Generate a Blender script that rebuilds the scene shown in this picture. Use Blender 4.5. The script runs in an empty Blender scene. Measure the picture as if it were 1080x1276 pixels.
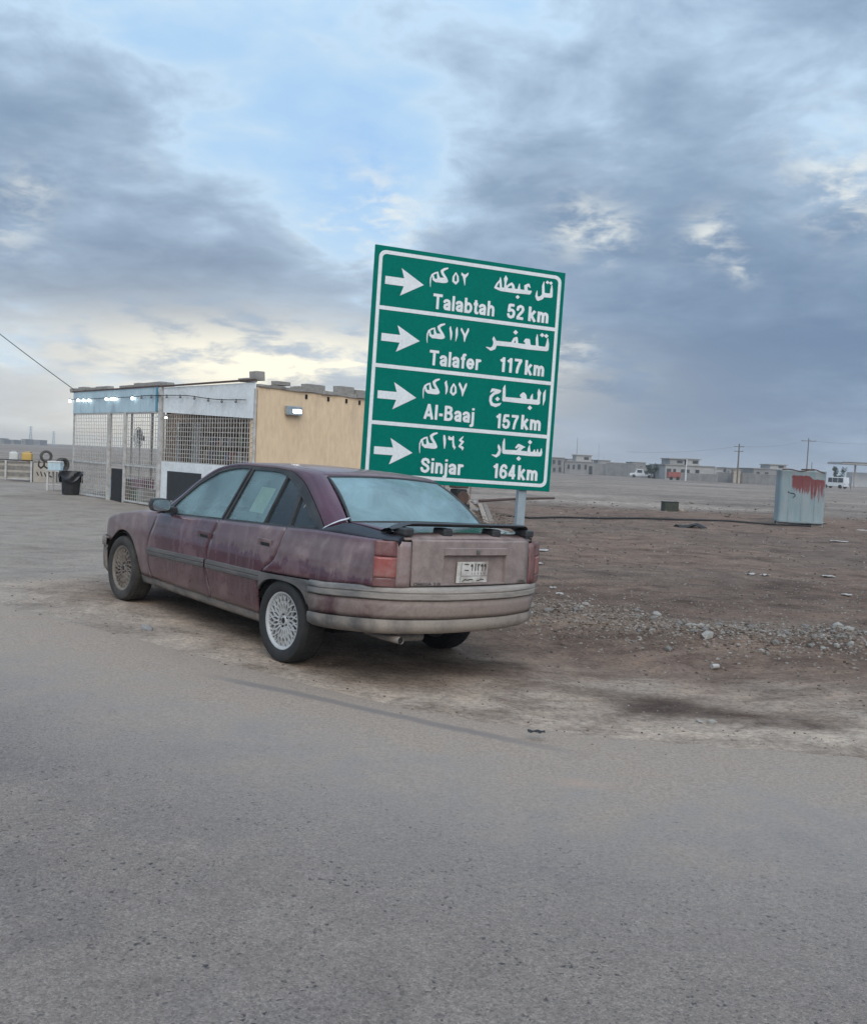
import bpy, bmesh, math, random
import numpy as np
from mathutils import Vector, Matrix, noise as mnoise

# ------------------------------------------------------------------ camera, sky, sun, exposure
scene = bpy.context.scene
COL = scene.collection
R = math.radians
IW, IH, FPX = 1080.0, 1276.0, 1190.0          # photograph size and focal length in its pixels
CAM_H, PITCH, ROLL = 1.525, 0.05391, 0.04612
cp_, sp_, cr_, sr_ = math.cos(PITCH), math.sin(PITCH), math.cos(ROLL), math.sin(ROLL)
C_FW = Vector((0, cp_, -sp_))
C_RT = cr_*Vector((1, 0, 0)) + sr_*Vector((0, sp_, cp_))
C_UP = -sr_*Vector((1, 0, 0)) + cr_*Vector((0, sp_, cp_))
cam_data = bpy.data.cameras.new('camera')
cam = bpy.data.objects.new('camera', cam_data); COL.objects.link(cam)
cam_data.sensor_fit = 'HORIZONTAL'; cam_data.sensor_width = 36.0
cam_data.lens = FPX/IW*36.0
cam_data.clip_start = 0.05; cam_data.clip_end = 6000
m = Matrix((C_RT, C_UP, -C_FW)).transposed().to_4x4(); m.translation = (0, 0, CAM_H)
cam.matrix_world = m
scene.camera = cam

SUN_ELEV, SUN_AZ = R(38), R(172)               # azimuth from +Y (view direction), light comes over the camera
sun_data = bpy.data.lights.new('sun', 'SUN')
sun_data.energy = 1.5; sun_data.angle = R(50); sun_data.color = (1.0, 0.92, 0.82)
sun = bpy.data.objects.new('sun', sun_data); COL.objects.link(sun)
sdir = Vector((math.sin(SUN_AZ)*math.cos(SUN_ELEV), math.cos(SUN_AZ)*math.cos(SUN_ELEV), math.sin(SUN_ELEV)))
sun.rotation_euler = sdir.to_track_quat('Z', 'Y').to_euler()
sun.location = (0, 0, 30)

class NT:
    """small helper to write node graphs"""
    def __init__(s, tree): s.t = tree; s.x = 0
    def n(s, kind, ins=None, **props):
        nd = s.t.nodes.new(kind); s.x += 40; nd.location = (s.x, 0)
        for k, v in props.items(): setattr(nd, k, v)
        for k, v in (ins or {}).items():
            sock = nd.inputs[k]
            if isinstance(v, bpy.types.NodeSocket): s.t.links.new(v, sock)
            else: sock.default_value = v
        return nd
    def math(s, op, a, b=0.0, clamp=False):
        return s.n('ShaderNodeMath', {0: a, 1: b}, operation=op, use_clamp=clamp).outputs[0]
    def vmath(s, op, a, b=(0, 0, 0)):
        nd = s.n('ShaderNodeVectorMath', {0: a, 1: b}, operation=op)
        return nd.outputs['Value'] if op in ('DOT_PRODUCT', 'LENGTH', 'DISTANCE') else nd.outputs['Vector']
    def noise(s, vec, scale, detail=4, rough=.55, dist=0.0, col=False):
        nd = s.n('ShaderNodeTexNoise', {'Vector': vec, 'Scale': scale, 'Detail': detail, 'Roughness': rough, 'Distortion': dist})
        return nd.outputs['Color' if col else 'Fac']
    def ramp(s, fac, stops, interp='LINEAR'):
        nd = s.n('ShaderNodeValToRGB', {'Fac': fac}); cr = nd.color_ramp; cr.interpolation = interp
        while len(cr.elements) > 1: cr.elements.remove(cr.elements[-1])
        for i, (p, c) in enumerate(stops):
            e = cr.elements[0] if i == 0 else cr.elements.new(p)
            e.position = p
            e.color = (c, c, c, 1) if isinstance(c, (int, float)) else (*c[:3], 1)
        return nd.outputs['Color']
    def step(s, v, lo, hi):
        nd = s.n('ShaderNodeMapRange', {'Value': v, 'From Min': lo, 'From Max': hi, 'To Min': 0.0, 'To Max': 1.0}, interpolation_type='SMOOTHSTEP', clamp=True)
        return nd.outputs[0]
    def mix(s, fac, a, b, blend='MIX'):
        nd = s.n('ShaderNodeMix', None, data_type='RGBA', blend_type=blend, clamp_factor=True)
        for k, v in ((0, fac), (6, a), (7, b)):
            if isinstance(v, bpy.types.NodeSocket): s.t.links.new(v, nd.inputs[k])
            else:
                if k and len(v) == 3: v = (*v, 1)
                nd.inputs[k].default_value = v
        return nd.outputs[2]
    def link(s, a, b): s.t.links.new(a, b)

world = bpy.data.worlds.new('World'); scene.world = world; world.use_nodes = True
wt = world.node_tree; wt.nodes.clear(); W = NT(wt)
def build_sky():
    D = W.n('ShaderNodeTexCoord').outputs['Generated']
    D = W.vmath('NORMALIZE', D)
    sep = W.n('ShaderNodeSeparateXYZ', {0: D}); x, y, z = sep.outputs
    za = W.math('MAXIMUM', z, 0.0)
    den = W.math('ADD', za, 0.22)
    P = W.n('ShaderNodeCombineXYZ', {0: W.math('DIVIDE', x, den), 1: W.math('DIVIDE', y, den), 2: W.math('MULTIPLY', za, 1.6)}).outputs[0]
    P = W.n('ShaderNodeMapping', {'Vector': P, 'Scale': (1.0, 1.0, 1), 'Rotation': (0, 0, R(14)), 'Location': SKY_SHIFT}).outputs[0]
    n1 = W.noise(P, 1.5, 5, .52, .2)
    n2 = W.noise(P, 5.0, 6, .58, .25)
    cover = W.math('ADD', W.math('MULTIPLY', n1, .62), W.math('MULTIPLY', n2, .38))
    def blob(d, k, amp):
        nonlocal cover
        d = Vector(d).normalized()
        dt = W.vmath('DOT_PRODUCT', D, tuple(d))
        e = W.math('EXPONENT', W.math('MULTIPLY', W.math('SUBTRACT', dt, 1.0), k))
        cover = W.math('ADD', cover, W.math('MULTIPLY', e, amp))
    # the openings and the heavy banks of this evening's cloud deck
    for d, k, a in SKY_BLOBS: blob(d, k, a)
    cloud = W.ramp(cover, SKY_RAMP)
    # small bright breaks in the deck
    n3 = W.noise(P, 11.0, 5, .60, .3); brk = None
    for d, k, a in SKY_BREAKS:
        e = W.math('MULTIPLY', W.math('EXPONENT', W.math('MULTIPLY', W.math('SUBTRACT', W.vmath('DOT_PRODUCT', D, tuple(Vector(d).normalized())), 1.0), k)), a)
        brk = e if brk is None else W.math('ADD', brk, e)
    brk = W.math('MULTIPLY', W.math('MULTIPLY', brk, .65), W.step(n3, .38, .70), True)
    cloud = W.mix(brk, cloud, (.93, .95, .90))
    nish = W.n('ShaderNodeTexSky', sky_type='NISHITA', sun_disc=False, sun_elevation=SUN_ELEV, sun_rotation=SUN_AZ, air_density=1.0, dust_density=1.5, ozone_density=1.5)
    clear = W.math('SUBTRACT', 1.0, W.step(cover, .36, .47))
    nsc = W.vmath('SCALE', nish.outputs[0]); wt.nodes[-1].inputs['Scale'].default_value = SKY_NISHITA
    col = W.mix(W.math('MULTIPLY', clear, .12), cloud, nsc)
    # brighter towards the zenith, as under any overcast
    zen = W.math('ADD', 1.0, W.math('MULTIPLY', W.step(z, .35, 1.0), SKY_ZENITH))
    # pale band above the horizon, warm where the sun is going down
    h0 = W.math('EXPONENT', W.math('MULTIPLY', za, -1/.075))
    az = W.vmath('DOT_PRODUCT', D, tuple(Vector((-.24, .96, .05)).normalized()))
    warm = W.math('EXPONENT', W.math('MULTIPLY', W.math('SUBTRACT', az, 1.0), 18))
    hz = W.mix(warm, (.40, .45, .53), (1.0, .90, .71))
    col = W.mix(W.math('MULTIPLY', h0, W.math('ADD', .50, W.math('MULTIPLY', warm, .45))), col, hz)
    g2 = W.vmath('DOT_PRODUCT', D, tuple(Vector((-.15, .98, .09)).normalized()))
    glow = W.math('EXPONENT', W.math('MULTIPLY', W.math('SUBTRACT', g2, 1.0), 40))
    zz = W.math('DIVIDE', W.math('SUBTRACT', z, .088), .042)
    glow = W.math('MULTIPLY', W.math('MULTIPLY', glow, W.math('EXPONENT', W.math('MULTIPLY', W.math('MULTIPLY', zz, zz), -1.0))), W.step(n2, .32, .56))
    col = W.mix(W.math('MULTIPLY', glow, 1.15), col, (1.12, 1.06, .88))
    sc = W.n('ShaderNodeVectorMath', {0: col}, operation='SCALE'); 
    W.link(W.math('MULTIPLY', zen, 10.0*SKY_GAIN), sc.inputs['Scale'])
    bg = W.n('ShaderNodeBackground', {'Color': sc.outputs[0], 'Strength': 0.1})
    out = W.n('ShaderNodeOutputWorld'); W.link(bg.outputs[0], out.inputs['Surface'])
SKY_SHIFT = (3.1, 1.7, 0)
SKY_GAIN, SKY_ZENITH, SKY_NISHITA = 0.80, 1.5, 0.12
SKY_RAMP = [(.26, (.42, .66, .97)), (.36, (.50, .73, .98)), (.42, (.57, .76, .95)), (.47, (.45, .60, .77)), (.52, (.36, .485, .645)), (.59, (.285, .395, .545)), (.68, (.225, .325, .47)), (.80, (.17, .26, .40)), (.95, (.15, .235, .38))]
SKY_BREAKS = [((-.06, .968, .236), 1500, 1.3), ((-.125, .965, .235), 3500, .9), ((-.085, .96, .262), 900, .6), ((.125, .96, .240), 2200, 1.0), ((.165, .96, .232), 3500, 1.1), ((.255, .94, .228), 3500, 1.2), ((.29, .94, .20), 9000, .9), ((.372, .893, .262), 1800, 1.3), ((.34, .91, .30), 1200, .6), ((.11, .985, .11), 5000, 1.0), ((.14, .985, .118), 5000, .8), ((-.385, .90, .235), 4000, .8), ((-.41, .90, .20), 2500, .7), ((-.30, .92, .27), 5000, .5)]
SKY_BLOBS = [((-.249, .904, .365), 110, -.12), ((-.19, .92, .33), 200, -.06), ((-.12, .95, .30), 240, -.10), ((-.085, .96, .262), 300, -.12),
             ((-.345, .902, .262), 120, .09), ((-.25, .93, .225), 170, .09), ((-.18, .95, .19), 200, .06), ((-.43, .86, .36), 160, .05), ((.22, .97, .09), 60, .25), ((.36, .92, .12), 70, .15), ((.06, .99, .12), 200, .06),
             ((.02, .97, .19), 200, .04), ((.13, .96, .25), 250, -.05), ((.34, .90, .28), 150, -.06), ((.10, .92, .36), 90, -.05), ((-.035, .955, .285), 200, -.07), ((.0, .93, .36), 120, -.04), ((.20, .93, .30), 160, .04), ((-.30, .94, .12), 200, .03)]
build_sky()
world.cycles.sampling_method = 'MANUAL'; world.cycles.sample_map_resolution = 512

vs = scene.view_settings
vs.view_transform = 'Standard'; vs.look = 'None'; vs.exposure = 0.32; vs.gamma = 1.0; vs.use_curve_mapping = False
scene.cycles.use_denoising = True
scene.cycles.max_bounces = 5; scene.cycles.diffuse_bounces = 3; scene.cycles.glossy_bounces = 3; scene.cycles.transparent_max_bounces = 12

# ------------------------------------------------------------------ helpers
def rayd(px, py): return (C_FW*FPX + C_RT*(px-IW/2) - C_UP*(py-IH/2)).normalized()
def G(px, py, z=0.0):
    """point of the horizontal plane at height z seen at a pixel of the photograph"""
    d = rayd(px, py); t = (z-CAM_H)/d.z; return Vector((d.x*t, d.y*t, z))
def at(px, py, Y):
    d = rayd(px, py); t = Y/d.y; return Vector((d.x*t, Y, CAM_H+d.z*t))

def pchip(xs, ys):
    xs = list(map(float, xs)); ys = list(map(float, ys)); n = len(xs)
    h = [xs[i+1]-xs[i] for i in range(n-1)]; d = [(ys[i+1]-ys[i])/h[i] for i in range(n-1)]
    mm = [d[0]]+[0 if d[i-1]*d[i] <= 0 else 3*(h[i-1]+h[i])/((2*h[i]+h[i-1])/d[i-1]+(h[i]+2*h[i-1])/d[i]) for i in range(1, n-1)]+[d[-1]]
    def f(x):
        if x <= xs[0]: return ys[0]
        if x >= xs[-1]: return ys[-1]
        i = max(k for k in range(n-1) if xs[k] <= x); t = (x-xs[i])/h[i]
        return (2*t**3-3*t*t+1)*ys[i]+(t**3-2*t*t+t)*h[i]*mm[i]+(3*t*t-2*t**3)*ys[i+1]+(t**3-t*t)*h[i]*mm[i+1]
    return f
def sstep(v, a, b):
    t = min(1, max(0, (v-a)/(b-a))); return t*t*(3-2*t)
def lerp(a, b, t): return a+(b-a)*t
def fbm(x, y, z=0.0, o=4):
    v = 0; a = .5; f = 1
    for i in range(o): v += a*mnoise.noise((x*f, y*f, z+i*7.3)); a *= .5; f *= 2.03
    return v

class MB:
    """collects faces for ONE mesh object"""
    def __init__(s): s.v = []; s.f = []
    def add(s, vs_, fs_):
        o = len(s.v); s.v += [tuple(p) for p in vs_]; s.f += [tuple(i+o for i in f) for f in fs_]; return s
    def box(s, c, size, M=None, rz=0.0, jit=0.0, rng=None):
        hx, hy, hz = size[0]/2, size[1]/2, size[2]/2
        pts = [Vector((sx*hx, sy*hy, sz*hz)) for sz in (-1, 1) for sy in (-1, 1) for sx in (-1, 1)]
        if jit: pts = [p+Vector((rng.uniform(-jit, jit), rng.uniform(-jit, jit), rng.uniform(-jit, jit))) for p in pts]
        rm = M if M is not None else Matrix.Rotation(rz, 3, 'Z')
        pts = [rm@p + Vector(c) for p in pts]
        return s.add(pts, [(0, 2, 3, 1), (4, 5, 7, 6), (0, 1, 5, 4), (2, 6, 7, 3), (0, 4, 6, 2), (1, 3, 7, 5)])
    def bar(s, a, b, w, h=None, up=(0, 0, 1)):
        a = Vector(a); b = Vector(b); h = w if h is None else h
        d = (b-a); L = d.length; d.normalize(); u = Vector(up)
        if abs(d.dot(u)) > .98: u = Vector((1, 0, 0))
        r = d.cross(u).normalized(); u = r.cross(d)
        return s.box((a+b)/2, (w, L, h), Matrix((r, d, u)).transposed())
    def tube(s, pts, rad, n=8, cap=True):
        pts = [Vector(p) for p in pts]; rr = rad if isinstance(rad, (list, tuple)) else [rad]*len(pts)
        vs_ = []; N = len(pts)
        for i, p in enumerate(pts):
            d = (pts[min(i+1, N-1)]-pts[max(i-1, 0)]).normalized()
            u = Vector((0, 0, 1)) if abs(d.z) < .95 else Vector((1, 0, 0))
            r = d.cross(u).normalized(); u = r.cross(d)
            for k in range(n):
                a = 2*math.pi*k/n; vs_.append(p+(r*math.cos(a)+u*math.sin(a))*rr[i])
        fs = [(i*n+k, i*n+(k+1) % n, (i+1)*n+(k+1) % n, (i+1)*n+k) for i in range(N-1) for k in range(n)]
        if cap: fs += [tuple(range(n))[::-1], tuple((N-1)*n+k for k in range(n))]
        return s.add(vs_, fs)
    def lathe(s, prof, n=32, axis='Y', c=(0, 0, 0), closed=False):
        c = Vector(c); vs_ = []
        for (r, h) in prof:
            for k in range(n):
                a = 2*math.pi*k/n; ca, sa = math.cos(a)*r, math.sin(a)*r
                p = Vector((ca, h, sa)) if axis == 'Y' else (Vector((ca, sa, h)) if axis == 'Z' else Vector((h, ca, sa)))
                vs_.append(c+p)
        m_ = len(prof); rng_ = range(m_ if closed else m_-1)
        fs = [(i*n+k, i*n+(k+1) % n, ((i+1) % m_)*n+(k+1) % n, ((i+1) % m_)*n+k) for i in rng_ for k in range(n)]
        return s.add(vs_, fs)
    def grid(s, rows):
        nr, nc = len(rows), len(rows[0])
        return s.add([p for r in rows for p in r], [(i*nc+j, i*nc+j+1, (i+1)*nc+j+1, (i+1)*nc+j) for i in range(nr-1) for j in range(nc-1)])
    def build(s, name, mat, parent=None, smooth=False, out=None, solid=0.0, angle=40, recalc=True, bevel=0.0):
        me = bpy.data.meshes.new(name); me.from_pydata(s.v, [], s.f); me.validate()
        if recalc or out is not None:
            bm = bmesh.new(); bm.from_mesh(me)
            if out is None: bmesh.ops.recalc_face_normals(bm, faces=bm.faces)
            else:
                bmesh.ops.recalc_face_normals(bm, faces=bm.faces)
                acc = 0.0
                for f in bm.faces:
                    o_ = Vector(out) if not callable(out) else Vector(out(f.calc_center_median()))
                    acc += f.normal.dot(o_)*f.calc_area()
                if acc < 0: bmesh.ops.reverse_faces(bm, faces=bm.faces)
            bm.to_mesh(me); bm.free()
        if mat is not None: me.materials.append(mat)
        ob = bpy.data.objects.new(name, me); COL.objects.link(ob)
        if parent is not None: ob.parent = parent
        if bevel:
            b = ob.modifiers.new('bevel', 'BEVEL'); b.width = bevel; b.segments = 2; b.limit_method = 'ANGLE'; b.angle_limit = R(35)
        if solid:
            sm = ob.modifiers.new('thickness', 'SOLIDIFY'); sm.thickness = solid; sm.offset = -1
        if smooth:
            me.shade_smooth(); me.set_sharp_from_angle(angle=R(angle))
        return ob

def tag(o, label=None, cat=None, group=None, kind=None):
    if label: o['label'] = label
    if cat: o['category'] = cat
    if group: o['group'] = group
    if kind: o['kind'] = kind
    elif cat: o['kind'] = 'thing'
    return o
def empty(name, loc=(0, 0, 0), rz=0.0, label=None, cat=None, group=None):
    o = bpy.data.objects.new(name, None); COL.objects.link(o); o.location = loc; o.rotation_euler = (0, 0, rz)
    o.empty_display_size = .2
    return tag(o, label, cat, group)
def copy_tree(o, parent=None):
    c = o.copy(); COL.objects.link(c); c.parent = parent
    for ch in list(o.children): copy_tree(ch, c)
    return c

# ------------------------------------------------------------------ materials
MATS = {}
def mat_new(name):
    mt = bpy.data.materials.new(name); mt.use_nodes = True; mt.node_tree.nodes.clear(); MATS[name] = mt
    return mt, NT(mt.node_tree)
def finish(N, col, rough=.8, metal=0.0, bump=None, bstr=.3, bdist=.01, coat=0.0, emit=None, estr=0.0, spec=.5):
    b = N.n('ShaderNodeBsdfPrincipled', {'Roughness': rough, 'Metallic': metal, 'Coat Weight': coat, 'Specular IOR Level': spec})
    if isinstance(col, bpy.types.NodeSocket): N.link(col, b.inputs['Base Color'])
    else: b.inputs['Base Color'].default_value = (*col[:3], 1)
    if bump is not None:
        bp = N.n('ShaderNodeBump', {'Height': bump, 'Strength': bstr, 'Distance': bdist}); N.link(bp.outputs[0], b.inputs['Normal'])
    if emit: b.inputs['Emission Color'].default_value = (*emit, 1); b.inputs['Emission Strength'].default_value = estr
    o = N.n('ShaderNodeOutputMaterial'); N.link(b.outputs[0], o.inputs['Surface']); return b
def simple(name, a, b=None, scale=6.0, rough=.8, metal=0.0, bstr=.25, bdist=.01, detail=6, coat=0.0, stretch=(1, 1, 1), lo=.35, hi=.7, spec=.5, dirt=None):
    """two-tone noise material with a fine relief"""
    mt, N = mat_new(name); b = b or tuple(c*.7 for c in a)
    co = N.n('ShaderNodeTexCoord').outputs['Object']
    co = N.n('ShaderNodeMapping', {'Vector': co, 'Scale': stretch}).outputs[0]
    n = N.noise(co, scale, detail, .62); f = N.noise(co, scale*9, 3, .6)
    c = N.mix(N.step(n, lo, hi), a, b)
    if dirt: c = N.mix(N.step(N.noise(co, scale*.45, 7, .68, .4), .52, .68), c, dirt)
    c = N.mix(.22, c, N.ramp(f, [(.3, .55), (.7, 1.3)]), 'MULTIPLY')
    finish(N, c, rough, metal, f, bstr, bdist, coat, spec=spec)
    return mt
def emitter(name, c, s):
    mt, N = mat_new(name); mt.cycles.emission_sampling = 'NONE'; e = N.n('ShaderNodeEmission', {'Color': (*c, 1), 'Strength': s}); o = N.n('ShaderNodeOutputMaterial'); N.link(e.outputs[0], o.inputs[0]); return mt

# ------------------------------------------------------------------ terrain
CAR_X, CAR_Y, CAR_YAW, CAR_P, CAR_Q = -0.4213, 7.3712, 2.30271, .02588, .02952
cyw, syw = math.cos(CAR_YAW), math.sin(CAR_YAW)
def car_local(x, y):
    dx, dy = x-CAR_X, y-CAR_Y; return dx*cyw+dy*syw, -dx*syw+dy*cyw
EDGE = pchip([-60, -12, -3.69, -1.59, .15, 2.44, 6, 14, 60], [37, 14.6, 8.15, 6.72, 5.72, 5.18, 4.75, 4.2, 3.0])
RUB = [(.7, 10.4), (1.5, 9.65), (2.48, 8.96), (3.4, 8.75), (4.4, 8.95), (6.5, 9.6), (9, 10.6)]
def edge_y(x): return EDGE(x) + .16*fbm(x*.55, 3.3) + .07*fbm(x*2.7, 9.1)
def hgt(x, y):
    u, v = car_local(x, y)
    du = max(-1.3-u, 0, u-3.7); dv = max(abs(v)-1.0, 0)
    w = 1-sstep(math.hypot(du, dv), .15, 2.6)
    base = u*CAR_P + v*CAR_Q - .010
    r = max(0, y-edge_y(x))
    rough = sstep(r, .2, 2.0)*(.034*fbm(x*.8, y*.8, 2.0) + .034*fbm(x*3.1, y*3.1, 5.0))
    far = sstep(y, 10, 26)*(.10*fbm(x*.22, y*.22, 8.0) + .08*fbm(x*.9, y*.9, 4.0))*(1-sstep(y, 60, 140))
    bank = .0
    # low berm of spoil between the verge and the open field
    if y > 20: bank = .16*math.exp(-((y-(33.5-.04*x))/2.2)**2)*sstep(x, 3, 8)*(.7+.8*fbm(x*.3, 1.1))
    # rubble windrow
    rb = 0.0
    if -1 < x < 10 and 7 < y < 13:
        dmin = min(math.hypot(x-lerp(a[0], b[0], t), y-lerp(a[1], b[1], t)) for a, b in zip(RUB, RUB[1:]) for t in (0, .25, .5, .75, 1))
        rb = .06*math.exp(-(dmin/.55)**2)*(1+.8*fbm(x*2.2, y*2.2, 1.0))
    return w*base + (1-w)*(rough+far+bank) + w*.25*rough + rb*(1-w*.8)

def axis_lines(lo, hi, focus0, focus1, fine, growth=1.09):
    ls = [focus0]
    while ls[-1] < focus1: ls.append(ls[-1]+fine)
    st = fine; a = ls[-1]
    while a < hi: st *= growth; a += st; ls.append(min(a, hi))
    st = fine; a = focus0; low = []
    while a > lo: st *= growth; a -= st; low.append(max(a, lo))
    return low[::-1]+ls
def left_lot(x, y):
    """pale, trodden ground left of the car and in front of the kiosk"""
    u, v = car_local(x, y)
    if y > 60: return 0.0
    w = .5*fbm(x*.6, y*.6, 14.0)
    a = sstep(v+w, .9, 2.2)*sstep(-x, -.2, 1.2); b = sstep(u+w, 3.3, 4.6)*sstep(-x-.12*(y-10)+w, .2, 2.2)
    return max(a, b)*(1-sstep(y, 45, 60))
def soil_colour(x, y):
    n = fbm(x*.35, y*.35, 3.0); n2 = fbm(x*1.3, y*2.2, 6.0); n3 = fbm(x*.08, y*.2, 12.0, 5)
    c = Vector((.180, .120, .088))
    sand = Vector((.40, .318, .25)); damp = Vector((.085, .054, .040)); field = Vector((.225, .182, .15)); grey = Vector((.128, .100, .080))
    r = y-edge_y(x)
    # dusty shoulder next to the road
    s = (1-sstep(r, .6, 2.6+1.2*n))*(.85+.4*n2); c = c.lerp(sand, min(1, max(0, s)))
    # kiosk yard, trodden and pale
    yard = left_lot(x, y); c = c.lerp(Vector((.292, .245, .203)), .95*yard)
    # open field beyond the berm
    fl = sstep(y-.05*x, 35, 40)
    c = c.lerp(field*(1+1.0*n3), fl)
    # grey scraped gravel between the rubble and the berm
    c = c.lerp(grey, (1-fl)*sstep(n3+.25*n2, -.02, .22)*.55*sstep(r, 2.5, 5))
    # damp, oily spots
    dk = 0.0
    for (sx, sy, sr, sa) in ((1.70, 6.35, .55, .9), (1.25, 6.75, .35, .5), (2.3, 6.15, .5, .55), (2.4, 10.6, 1.0, .5), (1.2, 11.3, 1.3, .6), (3.6, 11.4, 1.5, .5), (.35, 7.2, .5, .6), (-.35, 6.9, .45, .5), (5.2, 12.8, 1.8, .55), (6.2, 30.2, 2.2, .5), (4.2, 8.0, 1.0, .4), (1.0, 8.4, .8, .35)):
        dk = max(dk, sa*(1-sstep(math.hypot((x-sx)*.75, (y-sy)*1.25)/sr + 1.1*n2+.5*n, .35, 1.15)))
    dk = max(dk, .55*sstep(n2*.7+n*.7, .12, .34)*(1-fl)*sstep(r, .8, 2.5)*(1-.85*yard))
    c = c.lerp(damp, min(1, dk))
    # bright crusty patches
    c = c.lerp(Vector((.30, .25, .205)), .6*sstep(fbm(x*1.1, y*1.9, 21.0), .16, .34)*(1-sstep(r, 1.2, 3.0))*sstep(x, .5, 1.5))
    return c

def soil_material():
    mt, N = mat_new('soil')
    pos = N.n('ShaderNodeNewGeometry').outputs['Position']
    an = N.n('ShaderNodeAttribute', attribute_name='soil'); base = an.outputs['Color']; rg_ = an.outputs['Alpha']
    f1 = N.noise(pos, 2.2, 6, .70, .5); f2 = N.noise(pos, 26, 4, .72); f3 = N.noise(pos, 120, 2, .6)
    st = N.n('ShaderNodeMapping', {'Vector': pos, 'Scale': (.6, 1.5, 1), 'Rotation': (0, 0, R(-14))}).outputs[0]
    f4 = N.noise(st, 1.1, 7, .72, .8)
    c = N.mix(N.math('MULTIPLY', rg_, .85), base, N.ramp(f1, [(.32, (.55, .50, .47)), (.5, (1, 1, 1)), (.68, (1.32, 1.28, 1.22))]), 'MULTIPLY')
    c = N.mix(N.math('ADD', .25, N.math('MULTIPLY', rg_, .55)), c, N.ramp(f2, [(.3, .5), (.5, 1.0), (.7, 1.38)]), 'MULTIPLY')
    c = N.mix(N.math('MULTIPLY', rg_, .55), c, N.ramp(f4, [(.36, (.42, .37, .34)), (.5, (1, 1, 1)), (.64, (1.3, 1.28, 1.24))]), 'MULTIPLY')
    vo = N.n('ShaderNodeTexVoronoi', {'Vector': pos, 'Scale': 38.0, 'Randomness': 1.0}, feature='F1')
    peb = N.math('MULTIPLY', N.math('SUBTRACT', 1.0, N.step(vo.outputs['Distance'], .12, .30)), N.step(N.noise(pos, 5, 4), .5, .62))
    vc = N.n('ShaderNodeSeparateColor', {0: vo.outputs['Color']}).outputs[0]
    c = N.mix(N.math('MULTIPLY', peb, .75), c, N.ramp(vc, [(0, (.07, .055, .05)), (.55, (.20, .17, .15)), (.9, (.45, .42, .39)), (1, (.5, .47, .44))]))
    h = N.math('ADD', N.math('MULTIPLY', f2, .6), N.math('ADD', N.math('MULTIPLY', f3, .15), N.math('MULTIPLY', peb, .3)))
    finish(N, c, .95, 0, h, .8, .05, spec=.2)
    return mt
SOIL = soil_material()

def build_ground():
    xs = axis_lines(-1300, 1300, -4.5, 7.5, .095, 1.075); ys = axis_lines(-60, 1500, 4.2, 12.5, .085, 1.055)
    nx, ny = len(xs), len(ys)
    v = []; cols = []
    for yy in ys:
        for xx in xs:
            near = abs(xx) < 250 and yy < 400
            v.append((xx, yy, (hgt(xx, yy) if near else 0.0)-.16*sstep(edge_y(xx)-yy, .25, 1.2)))
            c = soil_colour(xx, yy) if near else Vector((.19, .145, .112)); cols += [max(.02, c.x), max(.02, c.y), max(.02, c.z), 1.0-.5*(left_lot(xx, yy) if near else 0)]
    f = [(j*nx+i, j*nx+i+1, (j+1)*nx+i+1, (j+1)*nx+i) for j in range(ny-1) for i in range(nx-1)]
    me = bpy.data.meshes.new('ground'); me.from_pydata(v, [], f)
    at_ = me.attributes.new('soil', 'FLOAT_COLOR', 'POINT'); at_.data.foreach_set('color', cols)
    me.materials.append(SOIL); me.shade_smooth()
    o = bpy.data.objects.new('ground', me); COL.objects.link(o); o['kind'] = 'structure'
    print('ground', nx, ny)
build_ground()

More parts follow.
